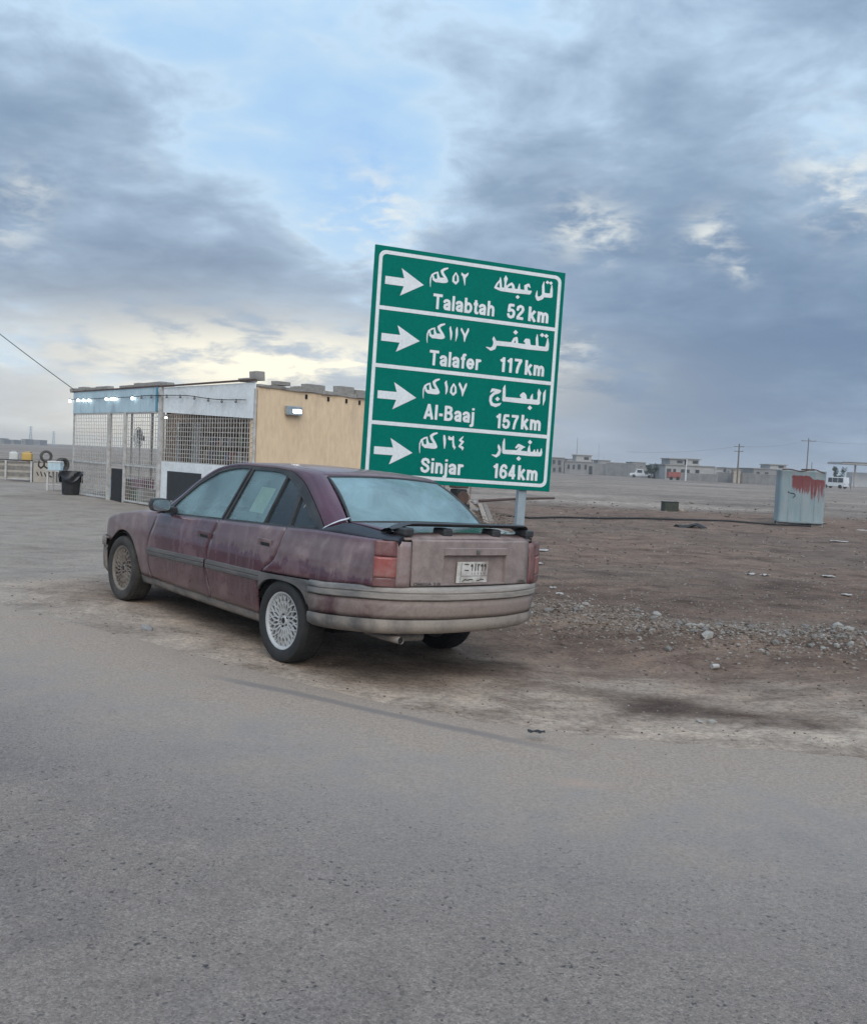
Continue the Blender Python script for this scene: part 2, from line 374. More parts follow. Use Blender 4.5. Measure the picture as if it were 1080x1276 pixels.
def asphalt_material():
    mt, N = mat_new('dusty_asphalt')
    pos = N.n('ShaderNodeNewGeometry').outputs['Position']
    ed = N.n('ShaderNodeAttribute', attribute_name='edge').outputs['Fac']
    n0 = N.noise(pos, .8, 4, .6, .4); n1 = N.noise(pos, 3.2, 6, .68, .3); n2 = N.noise(pos, 55, 4, .75); n3 = N.noise(pos, 190, 2, .65)
    c = N.ramp(n1, [(.3, (.180, .146, .124)), (.55, (.215, .176, .149)), (.75, (.247, .203, .170))])
    c = N.mix(N.math('MULTIPLY', N.step(n0, .50, .68), .8), c, (.168, .142, .130))                        # bluish worn wheel-path patches
    c = N.mix(N.math('MULTIPLY', N.step(N.noise(pos, 1.7, 6, .6, .6), .56, .74), .45), c, (.265, .212, .17))   # dust
    vo = N.n('ShaderNodeTexVoronoi', {'Vector': pos, 'Scale': 150.0, 'Randomness': 1.0}, feature='F1')
    chip = N.n('ShaderNodeSeparateColor', {0: vo.outputs['Color']}).outputs[0]
    c = N.mix(.55, c, N.ramp(chip, [(0, .42), (.22, .82), (.75, 1.06), (1, 1.5)]), 'MULTIPLY')
    wp = N.vmath('ADD', pos, N.vmath('MULTIPLY', N.noise(pos, 45, 2, .6, 0, True), (.03, .03, 0)))
    pit2 = N.n('ShaderNodeTexVoronoi', {'Vector': wp, 'Scale': 52.0, 'Randomness': 1.0}, feature='F1')
    pit = N.n('ShaderNodeTexVoronoi', {'Vector': wp, 'Scale': 21.0, 'Randomness': 1.0}, feature='F1')
    ps = N.n('ShaderNodeSeparateColor', {0: pit.outputs['Color']}).outputs[1]
    pm = N.math('MULTIPLY', N.math('SUBTRACT', 1.0, N.step(pit.outputs['Distance'], .08, .24)), N.step(ps, .60, .66))
    pm = N.math('MULTIPLY', pm, N.step(N.noise(pos, 2.0, 3), .36, .60))
    ps2 = N.n('ShaderNodeSeparateColor', {0: pit2.outputs['Color']}).outputs[1]
    pm2 = N.math('MULTIPLY', N.math('MULTIPLY', N.math('SUBTRACT', 1.0, N.step(pit2.outputs['Distance'], .20, .36)), N.step(ps2, .66, .72)), N.step(N.noise(pos, 4.0, 3), .38, .62))
    pm = N.math('MAXIMUM', pm, N.math('MULTIPLY', pm2, .9))
    c = N.mix(N.math('MULTIPLY', pm, .92), c, (.04, .037, .038))
    c = N.mix(.6, c, N.ramp(n2, [(.28, .55), (.5, 1.0), (.72, 1.35)]), 'MULTIPLY')
    c = N.mix(N.math('MULTIPLY', N.math('SUBTRACT', 1.0, N.step(N.math('ADD', ed, N.math('MULTIPLY', N.math('SUBTRACT', n1, .5), 1.6)), .6, 3.2)), .72), c, N.mix(n2, (.258, .220, .192), (.36, .314, .277)))  # paler towards the edge: dust, plus grazing sky sheen painted into the colour
    # sand blown over the broken edge of the carriageway
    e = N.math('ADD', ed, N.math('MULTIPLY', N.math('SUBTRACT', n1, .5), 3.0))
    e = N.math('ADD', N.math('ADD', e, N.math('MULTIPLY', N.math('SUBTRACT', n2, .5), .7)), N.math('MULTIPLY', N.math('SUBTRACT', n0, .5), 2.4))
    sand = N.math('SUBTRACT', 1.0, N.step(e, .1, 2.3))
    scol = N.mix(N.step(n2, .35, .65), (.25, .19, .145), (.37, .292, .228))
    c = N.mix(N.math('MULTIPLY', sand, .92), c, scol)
    # one long dark tyre mark and an ochre stain
    a, b = G(250, 845), G(720, 930); d = (b-a); L = d.length; d.normalize(); nrm = Vector((-d.y, d.x, 0))
    q = N.vmath('SUBTRACT', pos, tuple(a)); along = N.vmath('DOT_PRODUCT', q, tuple(d)); off = N.vmath('DOT_PRODUCT', q, tuple(nrm))
    off = N.math('ABSOLUTE', N.math('ADD', N.math('ADD', off, N.math('MULTIPLY', N.math('POWER', N.math('DIVIDE', N.math('SUBTRACT', along, L*.5), L), 2.0), .12)), N.math('MULTIPLY', N.math('SUBTRACT', n1, .5), .08)))
    mk = N.math('MULTIPLY', N.math('SUBTRACT', 1.0, N.step(off, .02, .075)), N.math('MULTIPLY', N.step(along, -.1, .5), N.math('SUBTRACT', 1.0, N.step(along, L*.75, L*1.1))))
    mk = N.math('MULTIPLY', mk, N.step(n2, .25, .6))
    c = N.mix(N.math('MULTIPLY', mk, .55), c, (.085, .085, .10))
    s0 = G(722, 973); dd = N.vmath('DISTANCE', N.vmath('MULTIPLY', pos, (1, 1.6, 1)), (s0.x, s0.y*1.6, 0))
    c = N.mix(N.math('MULTIPLY', N.math('SUBTRACT', 1.0, N.step(N.math('ADD', dd, N.math('MULTIPLY', N.math('SUBTRACT', n1, .5), .35)), .02, .22)), .5), c, (.40, .27, .20))
    h = N.math('ADD', N.math('MULTIPLY', vo.outputs['Distance'], -.5), N.math('ADD', N.math('MULTIPLY', n3, .4), N.math('MULTIPLY', pm, -.5)))
    finish(N, c, .88, 0, h, .6, .014, spec=.3)
    return mt
def build_road():
    xs = axis_lines(-60, 60, -4.2, 6, .07, 1.10); v = []; ed = []; NR = 64
    for xx in xs:
        ye = edge_y(xx)+.10+.05*fbm(xx*7.0, 4.4)
        for j in range(NR):
            t = (j/(NR-1)); t = 1-(1-t)**2.2; yy = lerp(-30, ye, t)
            w = ye-yy; z = hgt(xx, yy)+.006 if w < 3.5 else .006
            if w < 3.5: z = lerp(hgt(xx, yy), 0, sstep(w, 2.2, 3.5))+.006*sstep(w, 0, .35)+(-.008 if w < .02 else 0)
            v.append((xx, yy, z)); ed.append(w)
    nx = len(xs)
    f = [(i*NR+j, (i+1)*NR+j, (i+1)*NR+j+1, i*NR+j+1) for i in range(nx-1) for j in range(NR-1)]
    me = bpy.data.meshes.new('road'); me.from_pydata(v, [], f)
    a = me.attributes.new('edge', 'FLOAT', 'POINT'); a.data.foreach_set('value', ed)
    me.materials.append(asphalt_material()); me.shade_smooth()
    o = bpy.data.objects.new('road', me); COL.objects.link(o); o['kind'] = 'structure'
build_road()

# ------------------------------------------------------------------ common materials
M_GREEN = simple('sign_green', (.0005, .162, .122), (.0004, .150, .114), 3, .6, 0, .03, .001, spec=.04)
M_SIGNWHITE = simple('sign_white', (.74, .76, .76), (.68, .70, .70), 5, .45, 0, .03, .001)
M_GALV = simple('galvanised_steel', (.36, .42, .45), (.28, .33, .36), 9, .5, .35, .1, .004)
M_BLACK = simple('black_rubber', (.012, .012, .013), (.022, .021, .020), 14, .75, 0, .2, .004)
M_DARK = simple('dark_void', (.008, .008, .008), (.012, .012, .012), 5, .95)
M_CONC = simple('concrete_block', (.34, .315, .285), (.24, .22, .20), 7, .92, 0, .6, .02)
M_WOOD = simple('weathered_wood', (.23, .18, .14), (.13, .10, .08), 9, .9, 0, .5, .01, stretch=(1, 1, .15))
M_RUST = simple('rusty_iron', (.12, .065, .045), (.07, .05, .045), 9, .85, .2, .5, .01)

# ------------------------------------------------------------------ flat lettering traced as strokes
def stroke_mesh(strokes, res, tomap):
    """strokes: lists of (x, y, full width) -> union outline as a flat mesh; tomap(x, y) -> 3D point"""
    P = np.array([st for S_ in strokes for st in S_ if not isinstance(st, str)]); 
    pad = P[:, 2].max()/2+2*res
    x0, x1, y0, y1 = P[:, 0].min()-pad, P[:, 0].max()+pad, P[:, 1].min()-pad, P[:, 1].max()+pad
    nx, ny = int((x1-x0)/res)+2, int((y1-y0)/res)+2
    X, Y = np.meshgrid(x0+res*np.arange(nx), y0+res*np.arange(ny)); F = np.full(X.shape, 1e9)
    for S_ in strokes:
        if len(S_) == 1:
            x, y, w = S_[0]; F = np.minimum(F, (np.abs(X-x)+np.abs(Y-y))*.75-w*.5)        # diamond dot
        if S_[0] == 'butt':
            (ax, ay, aw), (bx, by, bw) = S_[1:]; L_ = math.hypot(bx-ax, by-ay); dx, dy = (bx-ax)/L_, (by-ay)/L_; qx, qy = X-(ax+bx)/2, Y-(ay+by)/2
            F = np.minimum(F, np.maximum(np.abs(qx*dx+qy*dy)-L_/2, np.abs(-qx*dy+qy*dx)-aw/2)); continue
        for (ax, ay, aw), (bx, by, bw) in zip(S_, S_[1:]):
            dx, dy = bx-ax, by-ay; L2 = dx*dx+dy*dy+1e-9
            t = np.clip(((X-ax)*dx+(Y-ay)*dy)/L2, 0, 1)
            F = np.minimum(F, np.hypot(X-ax-t*dx, Y-ay-t*dy)-(aw+(bw-aw)*t)/2)
    ins = F < 0; verts = []; faces = []; cache = {}
    def vid(k, p):
        if k not in cache: cache[k] = len(verts); verts.append(tomap(*p))
        return cache[k]
    def corner(j, i): return vid(('c', j, i), (X[j, i], Y[j, i]))
    def edge(j, i, j2, i2):
        if (j2, i2) < (j, i): j, i, j2, i2 = j2, i2, j, i
        t = F[j, i]/(F[j, i]-F[j2, i2]); return vid(('e', j, i, j2, i2), (X[j, i]+t*(X[j2, i2]-X[j, i]), Y[j, i]+t*(Y[j2, i2]-Y[j, i])))
    for j in range(ny-1):
        i = 0
        while i < nx-1:
            cs = [(j, i), (j, i+1), (j+1, i+1), (j+1, i)]; b = [bool(ins[c]) for c in cs]
            if all(b):
                e = i
                while e+1 < nx-1 and ins[j, e+2] and ins[j+1, e+2]: e += 1
                faces.append((corner(j, i), corner(j, e+1), corner(j+1, e+1), corner(j+1, i))); i = e+1; continue
            if any(b):
                poly = []
                for k in range(4):
                    c, d = cs[k], cs[(k+1) % 4]
                    if b[k]: poly.append(corner(*c))
                    if b[k] != b[(k+1) % 4]: poly.append(edge(*c, *d))
                if len(poly) > 2: faces.append(tuple(poly))
            i += 1
    mb = MB(); mb.v = verts; mb.f = faces
    return mb
WS = .185
def _arc(cx, cy, rx, ry, a0, a1, n=18): return [(cx+rx*math.cos(R(a0+(a1-a0)*k/n)), cy+ry*math.sin(R(a0+(a1-a0)*k/n))) for k in range(n+1)]
_H = [(.1, .45), (.17, .59), (.29, .648), (.40, .59), (.44, .45)]
GLYPHS = {   # advance, straight butt-ended strokes, curved strokes; capital height = 1
 'T': (.66, [(0, .91, .66, .91), (.33, 0, .33, .95)], []), 'l': (.2, [(.1, 0, .1, 1)], []), 'i': (.2, [(.1, 0, .1, .74), (.1, .85, .1, 1)], []),
 'a': (.52, [(.42, 0, .42, .5)], [[(.07, .55), (.14, .625), (.26, .65), (.38, .60), (.42, .48)], [(.42, .42), (.25, .385), (.12, .32), (.092, .20), (.16, .10), (.28, .10), (.42, .22)]]),
 'b': (.58, [(.1, 0, .1, 1)], [_arc(.29, .36, .2, .275, 0, 360)]), 'h': (.54, [(.1, 0, .1, 1), (.44, 0, .44, .46)], [_H]), 'n': (.54, [(.1, 0, .1, .74), (.44, 0, .44, .46)], [_H]),
 't': (.32, [(.16, .14, .16, .93), (0, .66, .31, .66)], [[(.16, .17), (.20, .095), (.29, .092)]]), 'f': (.33, [(.17, 0, .17, .85), (0, .66, .32, .66)], [[(.17, .80), (.20, .90), (.30, .915)]]),
 'e': (.58, [(.09, .36, .55, .36)], [_arc(.29, .36, .2, .275, 0, 318)]), 'r': (.34, [(.1, 0, .1, .74)], [[(.1, .48), (.16, .60), (.24, .645), (.32, .64)]]),
 'A': (.68, [(.08, 0, .345, 1), (.60, 0, .335, 1), (.15, .28, .53, .28)], []), '-': (.30, [(.02, .36, .28, .36)], []),
 'B': (.63, [(.1, 0, .1, 1), (.1, .91, .32, .91), (.1, .535, .34, .535), (.1, .09, .34, .09)], [[(.32, .91), (.45, .86), (.48, .73), (.43, .60), (.32, .54)], [(.34, .535), (.48, .47), (.53, .31), (.47, .15), (.34, .09)]]),
 'j': (.22, [(.12, -.1, .12, .74), (.12, .85, .12, 1)], [[(.12, -.07), (.09, -.17), (.0, -.19)]]),
 'S': (.62, [], [[(.52, .72), (.46, .86), (.31, .912), (.16, .86), (.11, .74), (.17, .61), (.32, .53), (.47, .45), (.53, .29), (.46, .145), (.31, .088), (.15, .14), (.085, .29)]]),
 'k': (.52, [(.1, 0, .1, 1), (.44, .74, .10, .26), (.20, .42, .46, 0)], []), 'm': (.76, [(.1, 0, .1, .74), (.38, 0, .38, .48), (.66, 0, .66, .48)], [[(.1, .46), (.16, .59), (.25, .648), (.34, .60), (.38, .47)], [(.38, .46), (.44, .59), (.53, .648), (.62, .60), (.66, .47)]]),
 '1': (.40, [(.26, 0, .26, 1), (.30, .92, .05, .73)], []), '2': (.54, [(.03, .09, .5, .09)], [[(.085, .67), (.12, .83), (.26, .912), (.40, .865), (.455, .72), (.40, .56), (.24, .36), (.11, .15)]]),
 '4': (.54, [(.36, 0, .36, 1), (.38, .97, .07, .28), (.02, .27, .52, .27)], []), '5': (.54, [(.12, .91, .47, .91), (.15, .95, .10, .47)], [[(.11, .50), (.22, .585), (.36, .57), (.455, .46), (.46, .31), (.40, .15), (.26, .088), (.13, .14), (.08, .26)]]),
 '6': (.54, [], [_arc(.27, .32, .19, .235, 0, 360), [(.08, .33), (.08, .55), (.13, .77), (.22, .885), (.32, .912), (.41, .86), (.45, .76)]]), '7': (.54, [(.02, .91, .52, .91)], [[(.45, .88), (.34, .64), (.26, .38), (.22, .09)]]),
}
def glyph_mb(txt, u0, u1, vb, cap, tomap):
    """a line of bold grotesque capitals and small letters, fitted between u0 and u1 on baseline vb"""
    st = []; x = 0.0
    for ch in txt:
        adv, segs, curves = GLYPHS[ch]
        st += [['butt', (x+a, b, WS), (x+c, d, WS)] for a, b, c, d in segs] + [[(x+a, b, WS) for a, b in cv] for cv in curves]
        x += adv+.085
    sx = (u1-u0)/(x-.085)
    return stroke_mesh(st, .028, lambda a, b: tomap(u0+a*sx, vb+b*cap))
def text_mb(txt, u0, u1, vb, cap, tomap, bold=.012, ref='h'):
    """a line of sans-serif text fitted between u0 and u1, baseline vb, capital height cap"""
    cu = bpy.data.curves.new('t', 'FONT'); cu.body = txt; cu.size = 1.0; cu.offset = bold; cu.resolution_u = 4; cu.fill_mode = 'FRONT'
    ob = bpy.data.objects.new('t', cu); COL.objects.link(ob); bpy.context.view_layer.update()
    me = bpy.data.meshes.new_from_object(ob.evaluated_get(bpy.context.evaluated_depsgraph_get()))
    bpy.data.objects.remove(ob); bpy.data.curves.remove(cu)
    xs = [v.co.x for v in me.vertices]; x0, x1 = min(xs), max(xs)
    sx = (u1-u0)/(x1-x0); sy = cap/.73
    mb = MB(); mb.v = [tomap(u0+(v.co.x-x0)*sx, vb+v.co.y*sy) for v in me.vertices]; mb.f = [tuple(p.vertices) for p in me.polygons]
    bpy.data.meshes.remove(me)
    return mb

# ------------------------------------------------------------------ the road sign
SW, SH = 2.2, 2.4367
def homography(src, dst):
    A = []
    for (x, y), (u, v) in zip(src, dst):
        A.append([x, y, 1, 0, 0, 0, -u*x, -u*y, u]); A.append([0, 0, 0, x, y, 1, -v*x, -v*y, v])
    A = np.array(A, float); h = np.append(np.linalg.solve(A[:, :8], A[:, 8]), 1).reshape(3, 3)
    return lambda x, y: (lambda q: (q[0]/q[2], q[1]/q[2]))(h@np.array([x, y, 1.0]))
HS = homography([(467.2, 303.7), (707, 340.0), (682, 611.8), (449.5, 599.0)], [(-SW/2, SH/2), (SW/2, SH/2), (SW/2, -SH/2), (-SW/2, -SH/2)])
def sign_uv(px, py): return HS(px, py)
KM = [[(155, 450, 8), (152, 380, 17), (158, 300, 23), (185, 240, 27), (240, 210, 30), (283, 196, 20)], [(200, 255, 26), (208, 318, 40), (250, 342, 58), (300, 334, 82), (345, 335, 94), (400, 338, 94)],
      [(278, 198, 22), (284, 255, 36), (300, 320, 60)], [(420, 345, 70), (414, 298, 42), (364, 222, 46), (352, 176, 48), (392, 146, 42), (448, 130, 30)]]
def kmx(ox, oy, sx, sy): return [[((x-155)*sx+ox, (y-450)*sy+oy, w*.97) for x, y, w in S_] for S_ in KM]
ARABIC = [
 (525, 325, 13.5, kmx(155, 450, 1, 1) + [[(588, 203, 16), (547, 280, 34), (545, 350, 38), (585, 388, 38), (622, 350, 34), (620, 270, 30), (588, 203, 16)],
    [(690, 210, 18), (702, 238, 42), (745, 268, 52), (783, 235, 34), (800, 207, 10)], [(728, 265, 50), (735, 340, 32), (738, 430, 5)]]),
 (520, 395, 13.5, kmx(165, 462, 1, 1) + [[(562, 180, 12), (557, 215, 32), (570, 290, 42), (568, 370, 28), (562, 415, 8)], [(672, 195, 14), (666, 240, 38), (665, 320, 38), (655, 380, 22), (645, 432, 8)],
    [(745, 207, 12), (750, 237, 36), (795, 330, 38), (797, 400, 28), (795, 440, 12)], [(862, 215, 18), (855, 250, 36), (812, 340, 38), (797, 400, 26)]]),
 (520, 465, 13.5, kmx(98, 450, .91, 1) + [[(488, 155, 14), (477, 190, 42), (492, 260, 42), (488, 330, 34), (475, 380, 10)], [(610, 205, 22), (570, 280, 34), (562, 345, 36), (600, 384, 38), (642, 345, 34), (640, 265, 30), (610, 205, 22)],
    [(710, 185, 16), (712, 215, 40), (755, 320, 40), (757, 380, 28), (755, 412, 10)], [(825, 195, 14), (815, 225, 38), (772, 330, 36), (757, 380, 26)]]),
 (515, 530, 13.5, kmx(105, 480, .98, 1.03) + [[(515, 195, 32), (520, 250, 44), (522, 330, 36), (517, 405, 10)], [(595, 207, 26), (606, 240, 52), (655, 242, 46)], [(665, 207, 26), (663, 300, 32), (672, 370, 40), (690, 382, 30), (680, 415, 12)],
    [(832, 205, 12), (800, 240, 32), (772, 268, 28), (825, 290, 38), (782, 345, 32), (770, 365, 38), (818, 392, 44), (815, 430, 10)]]),
 (610, 335, 12.0, [[(925, 408, 66), (830, 398, 66)], [(832, 195, 10), (820, 260, 36), (820, 390, 42)], [(820, 402, 52), (790, 440, 56), (740, 456, 60), (715, 420, 36), (720, 370, 24), (728, 330, 8)], [(950, 250, 12), (945, 310, 36), (935, 415, 46)], [(885, 205, 44)], [(937, 216, 44)],
    [(605, 360, 62), (400, 338, 66), (180, 312, 56)], [(632, 345, 30), (600, 365, 40)], [(622, 285, 14), (598, 245, 42), (556, 266, 48), (562, 330, 52)], [(462, 230, 12), (455, 290, 36), (450, 330, 50)], [(432, 430, 48)],
    [(250, 300, 30), (300, 252, 34), (345, 226, 36), (368, 262, 38), (372, 310, 44)], [(258, 100, 6), (258, 155, 58), (250, 220, 28), (247, 305, 40)], [(175, 125, 6), (176, 180, 32), (182, 300, 36)], [(172, 172, 20), (126, 230, 28), (98, 285, 34), (150, 308, 40), (190, 312, 36)]]),
 (600, 405, 12.0, [[(968, 375, 64), (700, 345, 74), (450, 310, 70), (225, 288, 72)], [(995, 215, 12), (990, 300, 46), (975, 375, 62)], [(912, 165, 52)], [(975, 178, 52)], [(840, 155, 10), (833, 220, 36), (835, 330, 40)],
    [(645, 262, 24), (672, 240, 44), (706, 245, 48), (715, 310, 44)], [(672, 270, 36), (690, 310, 70)], [(455, 290, 34), (500, 222, 40), (526, 212, 38), (532, 275, 38)], [(515, 125, 56)], [(188, 190, 8), (187, 228, 44), (205, 270, 48), (203, 312, 58), (185, 358, 58), (142, 380, 46), (70, 347, 8)]]),
 (600, 470, 12.0, [[(950, 205, 8), (932, 260, 40), (925, 350, 36), (908, 435, 6)], [(850, 190, 8), (856, 250, 56), (850, 310, 36), (838, 388, 52)], [(830, 390, 72), (600, 370, 74), (335, 345, 66)], [(755, 265, 8), (742, 310, 36), (735, 370, 50)], [(712, 472, 54)],
    [(590, 292, 46), (620, 272, 58), (640, 300, 56), (632, 350, 70)], [(612, 310, 50), (612, 350, 60)], [(348, 135, 8), (335, 190, 42), (330, 300, 46), (327, 355, 50)], [(132, 240, 14), (165, 207, 44), (215, 217, 46), (268, 226, 40)], [(255, 245, 30), (182, 262, 42), (136, 310, 42), (127, 370, 38), (150, 422, 46), (200, 438, 50), (255, 424, 36), (285, 405, 8)], [(233, 343, 54)]]),
 (600, 535, 12.0, [[(240, 235, 10), (247, 270, 40), (260, 320, 38), (240, 375, 46), (205, 406, 38), (140, 385, 10)], [(330, 150, 12), (320, 210, 38), (315, 300, 42), (318, 345, 48)], [(325, 342, 62), (500, 350, 66), (700, 370, 64), (850, 376, 60)], [(502, 278, 28), (540, 245, 42), (590, 266, 40), (630, 272, 14)], [(600, 272, 34), (552, 302, 50), (530, 340, 60)], [(537, 440, 54)],
    [(700, 245, 10), (690, 300, 38), (692, 360, 50)], [(708, 198, 52)], [(772, 305, 10), (766, 340, 34), (765, 370, 34)], [(818, 300, 10), (814, 340, 34), (812, 370, 34)], [(875, 290, 10), (868, 350, 38), (852, 380, 46)]]),
]
def build_sign():
    root = bpy.data.objects.new('road_sign', None); COL.objects.link(root); root.empty_display_size = .3
    tag(root, 'large green direction sign with white Arabic and English town names, behind the maroon car', 'road sign')
    root.rotation_mode = 'XYZ'
    base = Vector((.2824, 10.339, 2.4779)); Rm = Matrix.Rotation(.3523, 3, 'Z')@Matrix.Rotation(.0243, 3, 'Y')
    foot = base+Rm@Vector((0, 0, -base.z/math.cos(.0243)))
    mw = Rm.to_4x4(); mw.translation = foot; root.matrix_world = mw
    ZC = base.z/math.cos(.0243)
    def L(u, v, d=0.0): return (u, -d, ZC+v)
    pl = MB(); pl.box((0, .012, ZC), (SW, .024, SH)); panel = pl.build('panel', M_GREEN, root, bevel=.004)
    # border: rounded ring
    def rr(hw, hh, r, n=6):
        pts = []
        for cx, cy, a0 in ((hw-r, hh-r, 0), (-hw+r, hh-r, 90), (-hw+r, -hh+r, 180), (hw-r, -hh+r, 270)):
            for k in range(n+1): a = R(a0+90*k/n); pts.append((cx+r*math.cos(a), cy+r*math.sin(a)))
        return pts
    o_, i_ = rr(SW/2-.045, SH/2-.045, .075), rr(SW/2-.045-.038, SH/2-.045-.038, .045)
    n = len(o_); b = MB(); b.add([L(*p, .0025) for p in o_]+[L(*p, .0025) for p in i_], [(k, (k+1) % n, n+(k+1) % n, n+k) for k in range(n)])
    b.build('border', M_SIGNWHITE, root, out=(0, -1, 0))
    cr = lambda x, y: sign_uv(440+x/3.857, 290+y/3.857)
    rows = [((115, 365), (985, 468)), ((95, 645), (955, 728)), ((80, 917), (935, 983))]
    vs_ = [(cr(*a)[1]+cr(*b)[1])/2 for a, b in rows]
    for v in vs_:
        d = MB(); d.add([L(-SW/2+.075, v-.02, .0035), L(SW/2-.075, v-.02, .0035), L(SW/2-.075, v+.02, .0035), L(-SW/2+.075, v+.02, .0035)], [(0, 1, 2, 3)])
        d.build('divider_line', M_SIGNWHITE, root, out=(0, -1, 0))
    arrows = [((152, 229), (232, 172), (340, 255), (224, 307)), ((134, 509), (213, 455), (320, 527), (204, 583)), ((117, 786), (196, 727), (303, 800), (189, 857)), ((101, 1053), (180, 993), (285, 1060), (172, 1118))]
    for tl, t, tip, bt in arrows:
        tl, t, tip, bt = cr(*tl), cr(*t), cr(*tip), cr(*bt)
        vc = (tip[1]+tl[1])/2; hh = abs(t[1]-bt[1])/2; xh = (t[0]+bt[0])/2; sh = hh*.29
        a = MB(); a.add([L(tl[0], vc-sh, .003), L(xh+.035, vc-sh, .003), L(xh, vc-hh, .003), L(tip[0], vc, .003), L(xh, vc+hh, .003), L(xh+.035, vc+sh, .003), L(tl[0], vc+sh, .003)], [(0, 1, 5, 6), (1, 2, 3), (1, 3, 5), (5, 3, 4)])
        a.build('arrow', M_SIGNWHITE, root, out=(0, -1, 0))
    words = [('Talabtah', (382, 372), (680, 405), (376, 303)), ('52', (741, 415), (822, 424), (746, 362)), ('km', (842, 428), (940, 441), (0, 0)),
             ('Talafer', (364, 645), (608, 666), (360, 583)), ('117', (702, 674), (808, 684), (705, 618)), ('km', (822, 686), (915, 698), (0, 0)),
             ('Al-Baaj', (337, 903), (578, 918), (352, 838)), ('157', (680, 944), (788, 950), (690, 878)), ('km', (800, 948), (895, 955), (0, 0)),
             ('Sinjar', (321, 1155), (520, 1166), (335, 1095)), ('164', (664, 1178), (772, 1184), (668, 1124)), ('km', (782, 1184), (876, 1192), (0, 0))]
    cap0 = .160
    for wd, a, b_, t in words:
        a, b_ = cr(*a), cr(*b_); vb = (a[1]+b_[1])/2
        glyph_mb(wd, a[0], b_[0], vb, cap0, lambda u, v: L(u, v, .003)).build('lettering', M_SIGNWHITE, root, out=(0, -1, 0))
    for ox, oy, s, st in ARABIC:
        f = lambda x, y: L(*sign_uv(ox+x/s, oy+y/s), .003)
        stroke_mesh(st, 7.0, f).build('lettering', M_SIGNWHITE, root, out=(0, -1, 0))
    for u in (-.79, .79):
        p = MB(); p.box((u, .074, ZC/2-.10+SH/4), (.095, .075, ZC+SH/2-.15+.2)); p.build('post', M_GALV, root, bevel=.006)
    for v in (-.8, 0, .8):
        p = MB(); p.box((0, .03, ZC+v), (SW-.1, .012, .06)); p.build('back_rail', M_GALV, root)
build_sign()

# ------------------------------------------------------------------ the car
def car_paint():
    mt, N = mat_new('dusty_maroon_paint')
    co = N.n('ShaderNodeTexCoord').outputs['Object']; x, y, z = N.n('ShaderNodeSeparateXYZ', {0: co}).outputs
    n1 = N.noise(co, 2.3, 6, .6, .3); n2 = N.noise(co, 9, 6, .65, .2); n3 = N.noise(co, 60, 3, .6)
    st = N.n('ShaderNodeMapping', {'Vector': co, 'Scale': (14, 14, 1.4)}).outputs[0]; n4 = N.noise(st, 1.0, 5, .6, .3)
    base = N.mix(N.step(n1, .35, .7), (.042, .0045, .015), (.075, .008, .024))
    # dust: heavy on the tail, medium and wiped in streaks along the flanks, thin on roof pillars
    tail = N.math('SUBTRACT', 1.0, N.step(x, -1.02, -.86))
    low = N.math('SUBTRACT', 1.0, N.step(z, .28, .62))
    flank = N.math('SUBTRACT', 1.0, N.step(z, .92, 1.02))
    d = N.math('MULTIPLY', flank, N.math('ADD', .01, N.math('MULTIPLY', N.step(n1, .50, .60), .22)))
    d = N.math('ADD', d, N.math('MULTIPLY', N.math('MULTIPLY', flank, N.step(n4, .50, .62)), .13))
    # dust caught on the upper slope of the quarter and doors, washed off along a ragged line
    rag = N.math('ADD', z, N.math('MULTIPLY', N.math('SUBTRACT', N.noise(N.n('ShaderNodeMapping', {'Vector': co, 'Scale': (7, 7, 2.2)}).outputs[0], 1.0, 6, .65, .3), .5), .34))
    band = N.math('MULTIPLY', N.step(rag, .715, .745), flank)
    d = N.math('ADD', d, N.math('MULTIPLY', N.math('MULTIPLY', band, N.math('SUBTRACT', 1.3, N.step(x, .2, 1.6))), .26))
    d = N.math('ADD', d, N.math('MULTIPLY', low, .14))
    front = N.step(x, 1.9, 2.6); d = N.math('ADD', d, N.math('MULTIPLY', front, .42))
    d = N.math('ADD', d, N.math('MULTIPLY', tail, .92))
    top = N.math('MULTIPLY', N.step(z, 1.36, 1.40), .45); d = N.math('ADD', d, top)
    d = N.math('MULTIPLY', d, N.math('ADD', .75, N.math('MULTIPLY', n2, .5)), True)
    d = N.math('MINIMUM', d, .93)
    dust = N.mix(N.step(n2, .3, .7), (.20, .155, .14), (.295, .235, .212))
    scr = N.n('ShaderNodeMapping', {'Vector': co, 'Scale': (3, 3, 40)}).outputs[0]
    c = N.mix(d, base, dust); c = N.mix(.25, c, N.ramp(n3, [(.3, .7), (.7, 1.25)]), 'MULTIPLY')
    ro = N.math('ADD', .20, N.math('MULTIPLY', d, .6))
    b = finish(N, c, .4, 0, n3, .08, .003, spec=.5); N.link(ro, b.inputs['Roughness'])
    N.link(N.math('MULTIPLY', N.math('SUBTRACT', 1.0, d), .7), b.inputs['Coat Weight']); b.inputs['Coat Roughness'].default_value = .07
    return mt
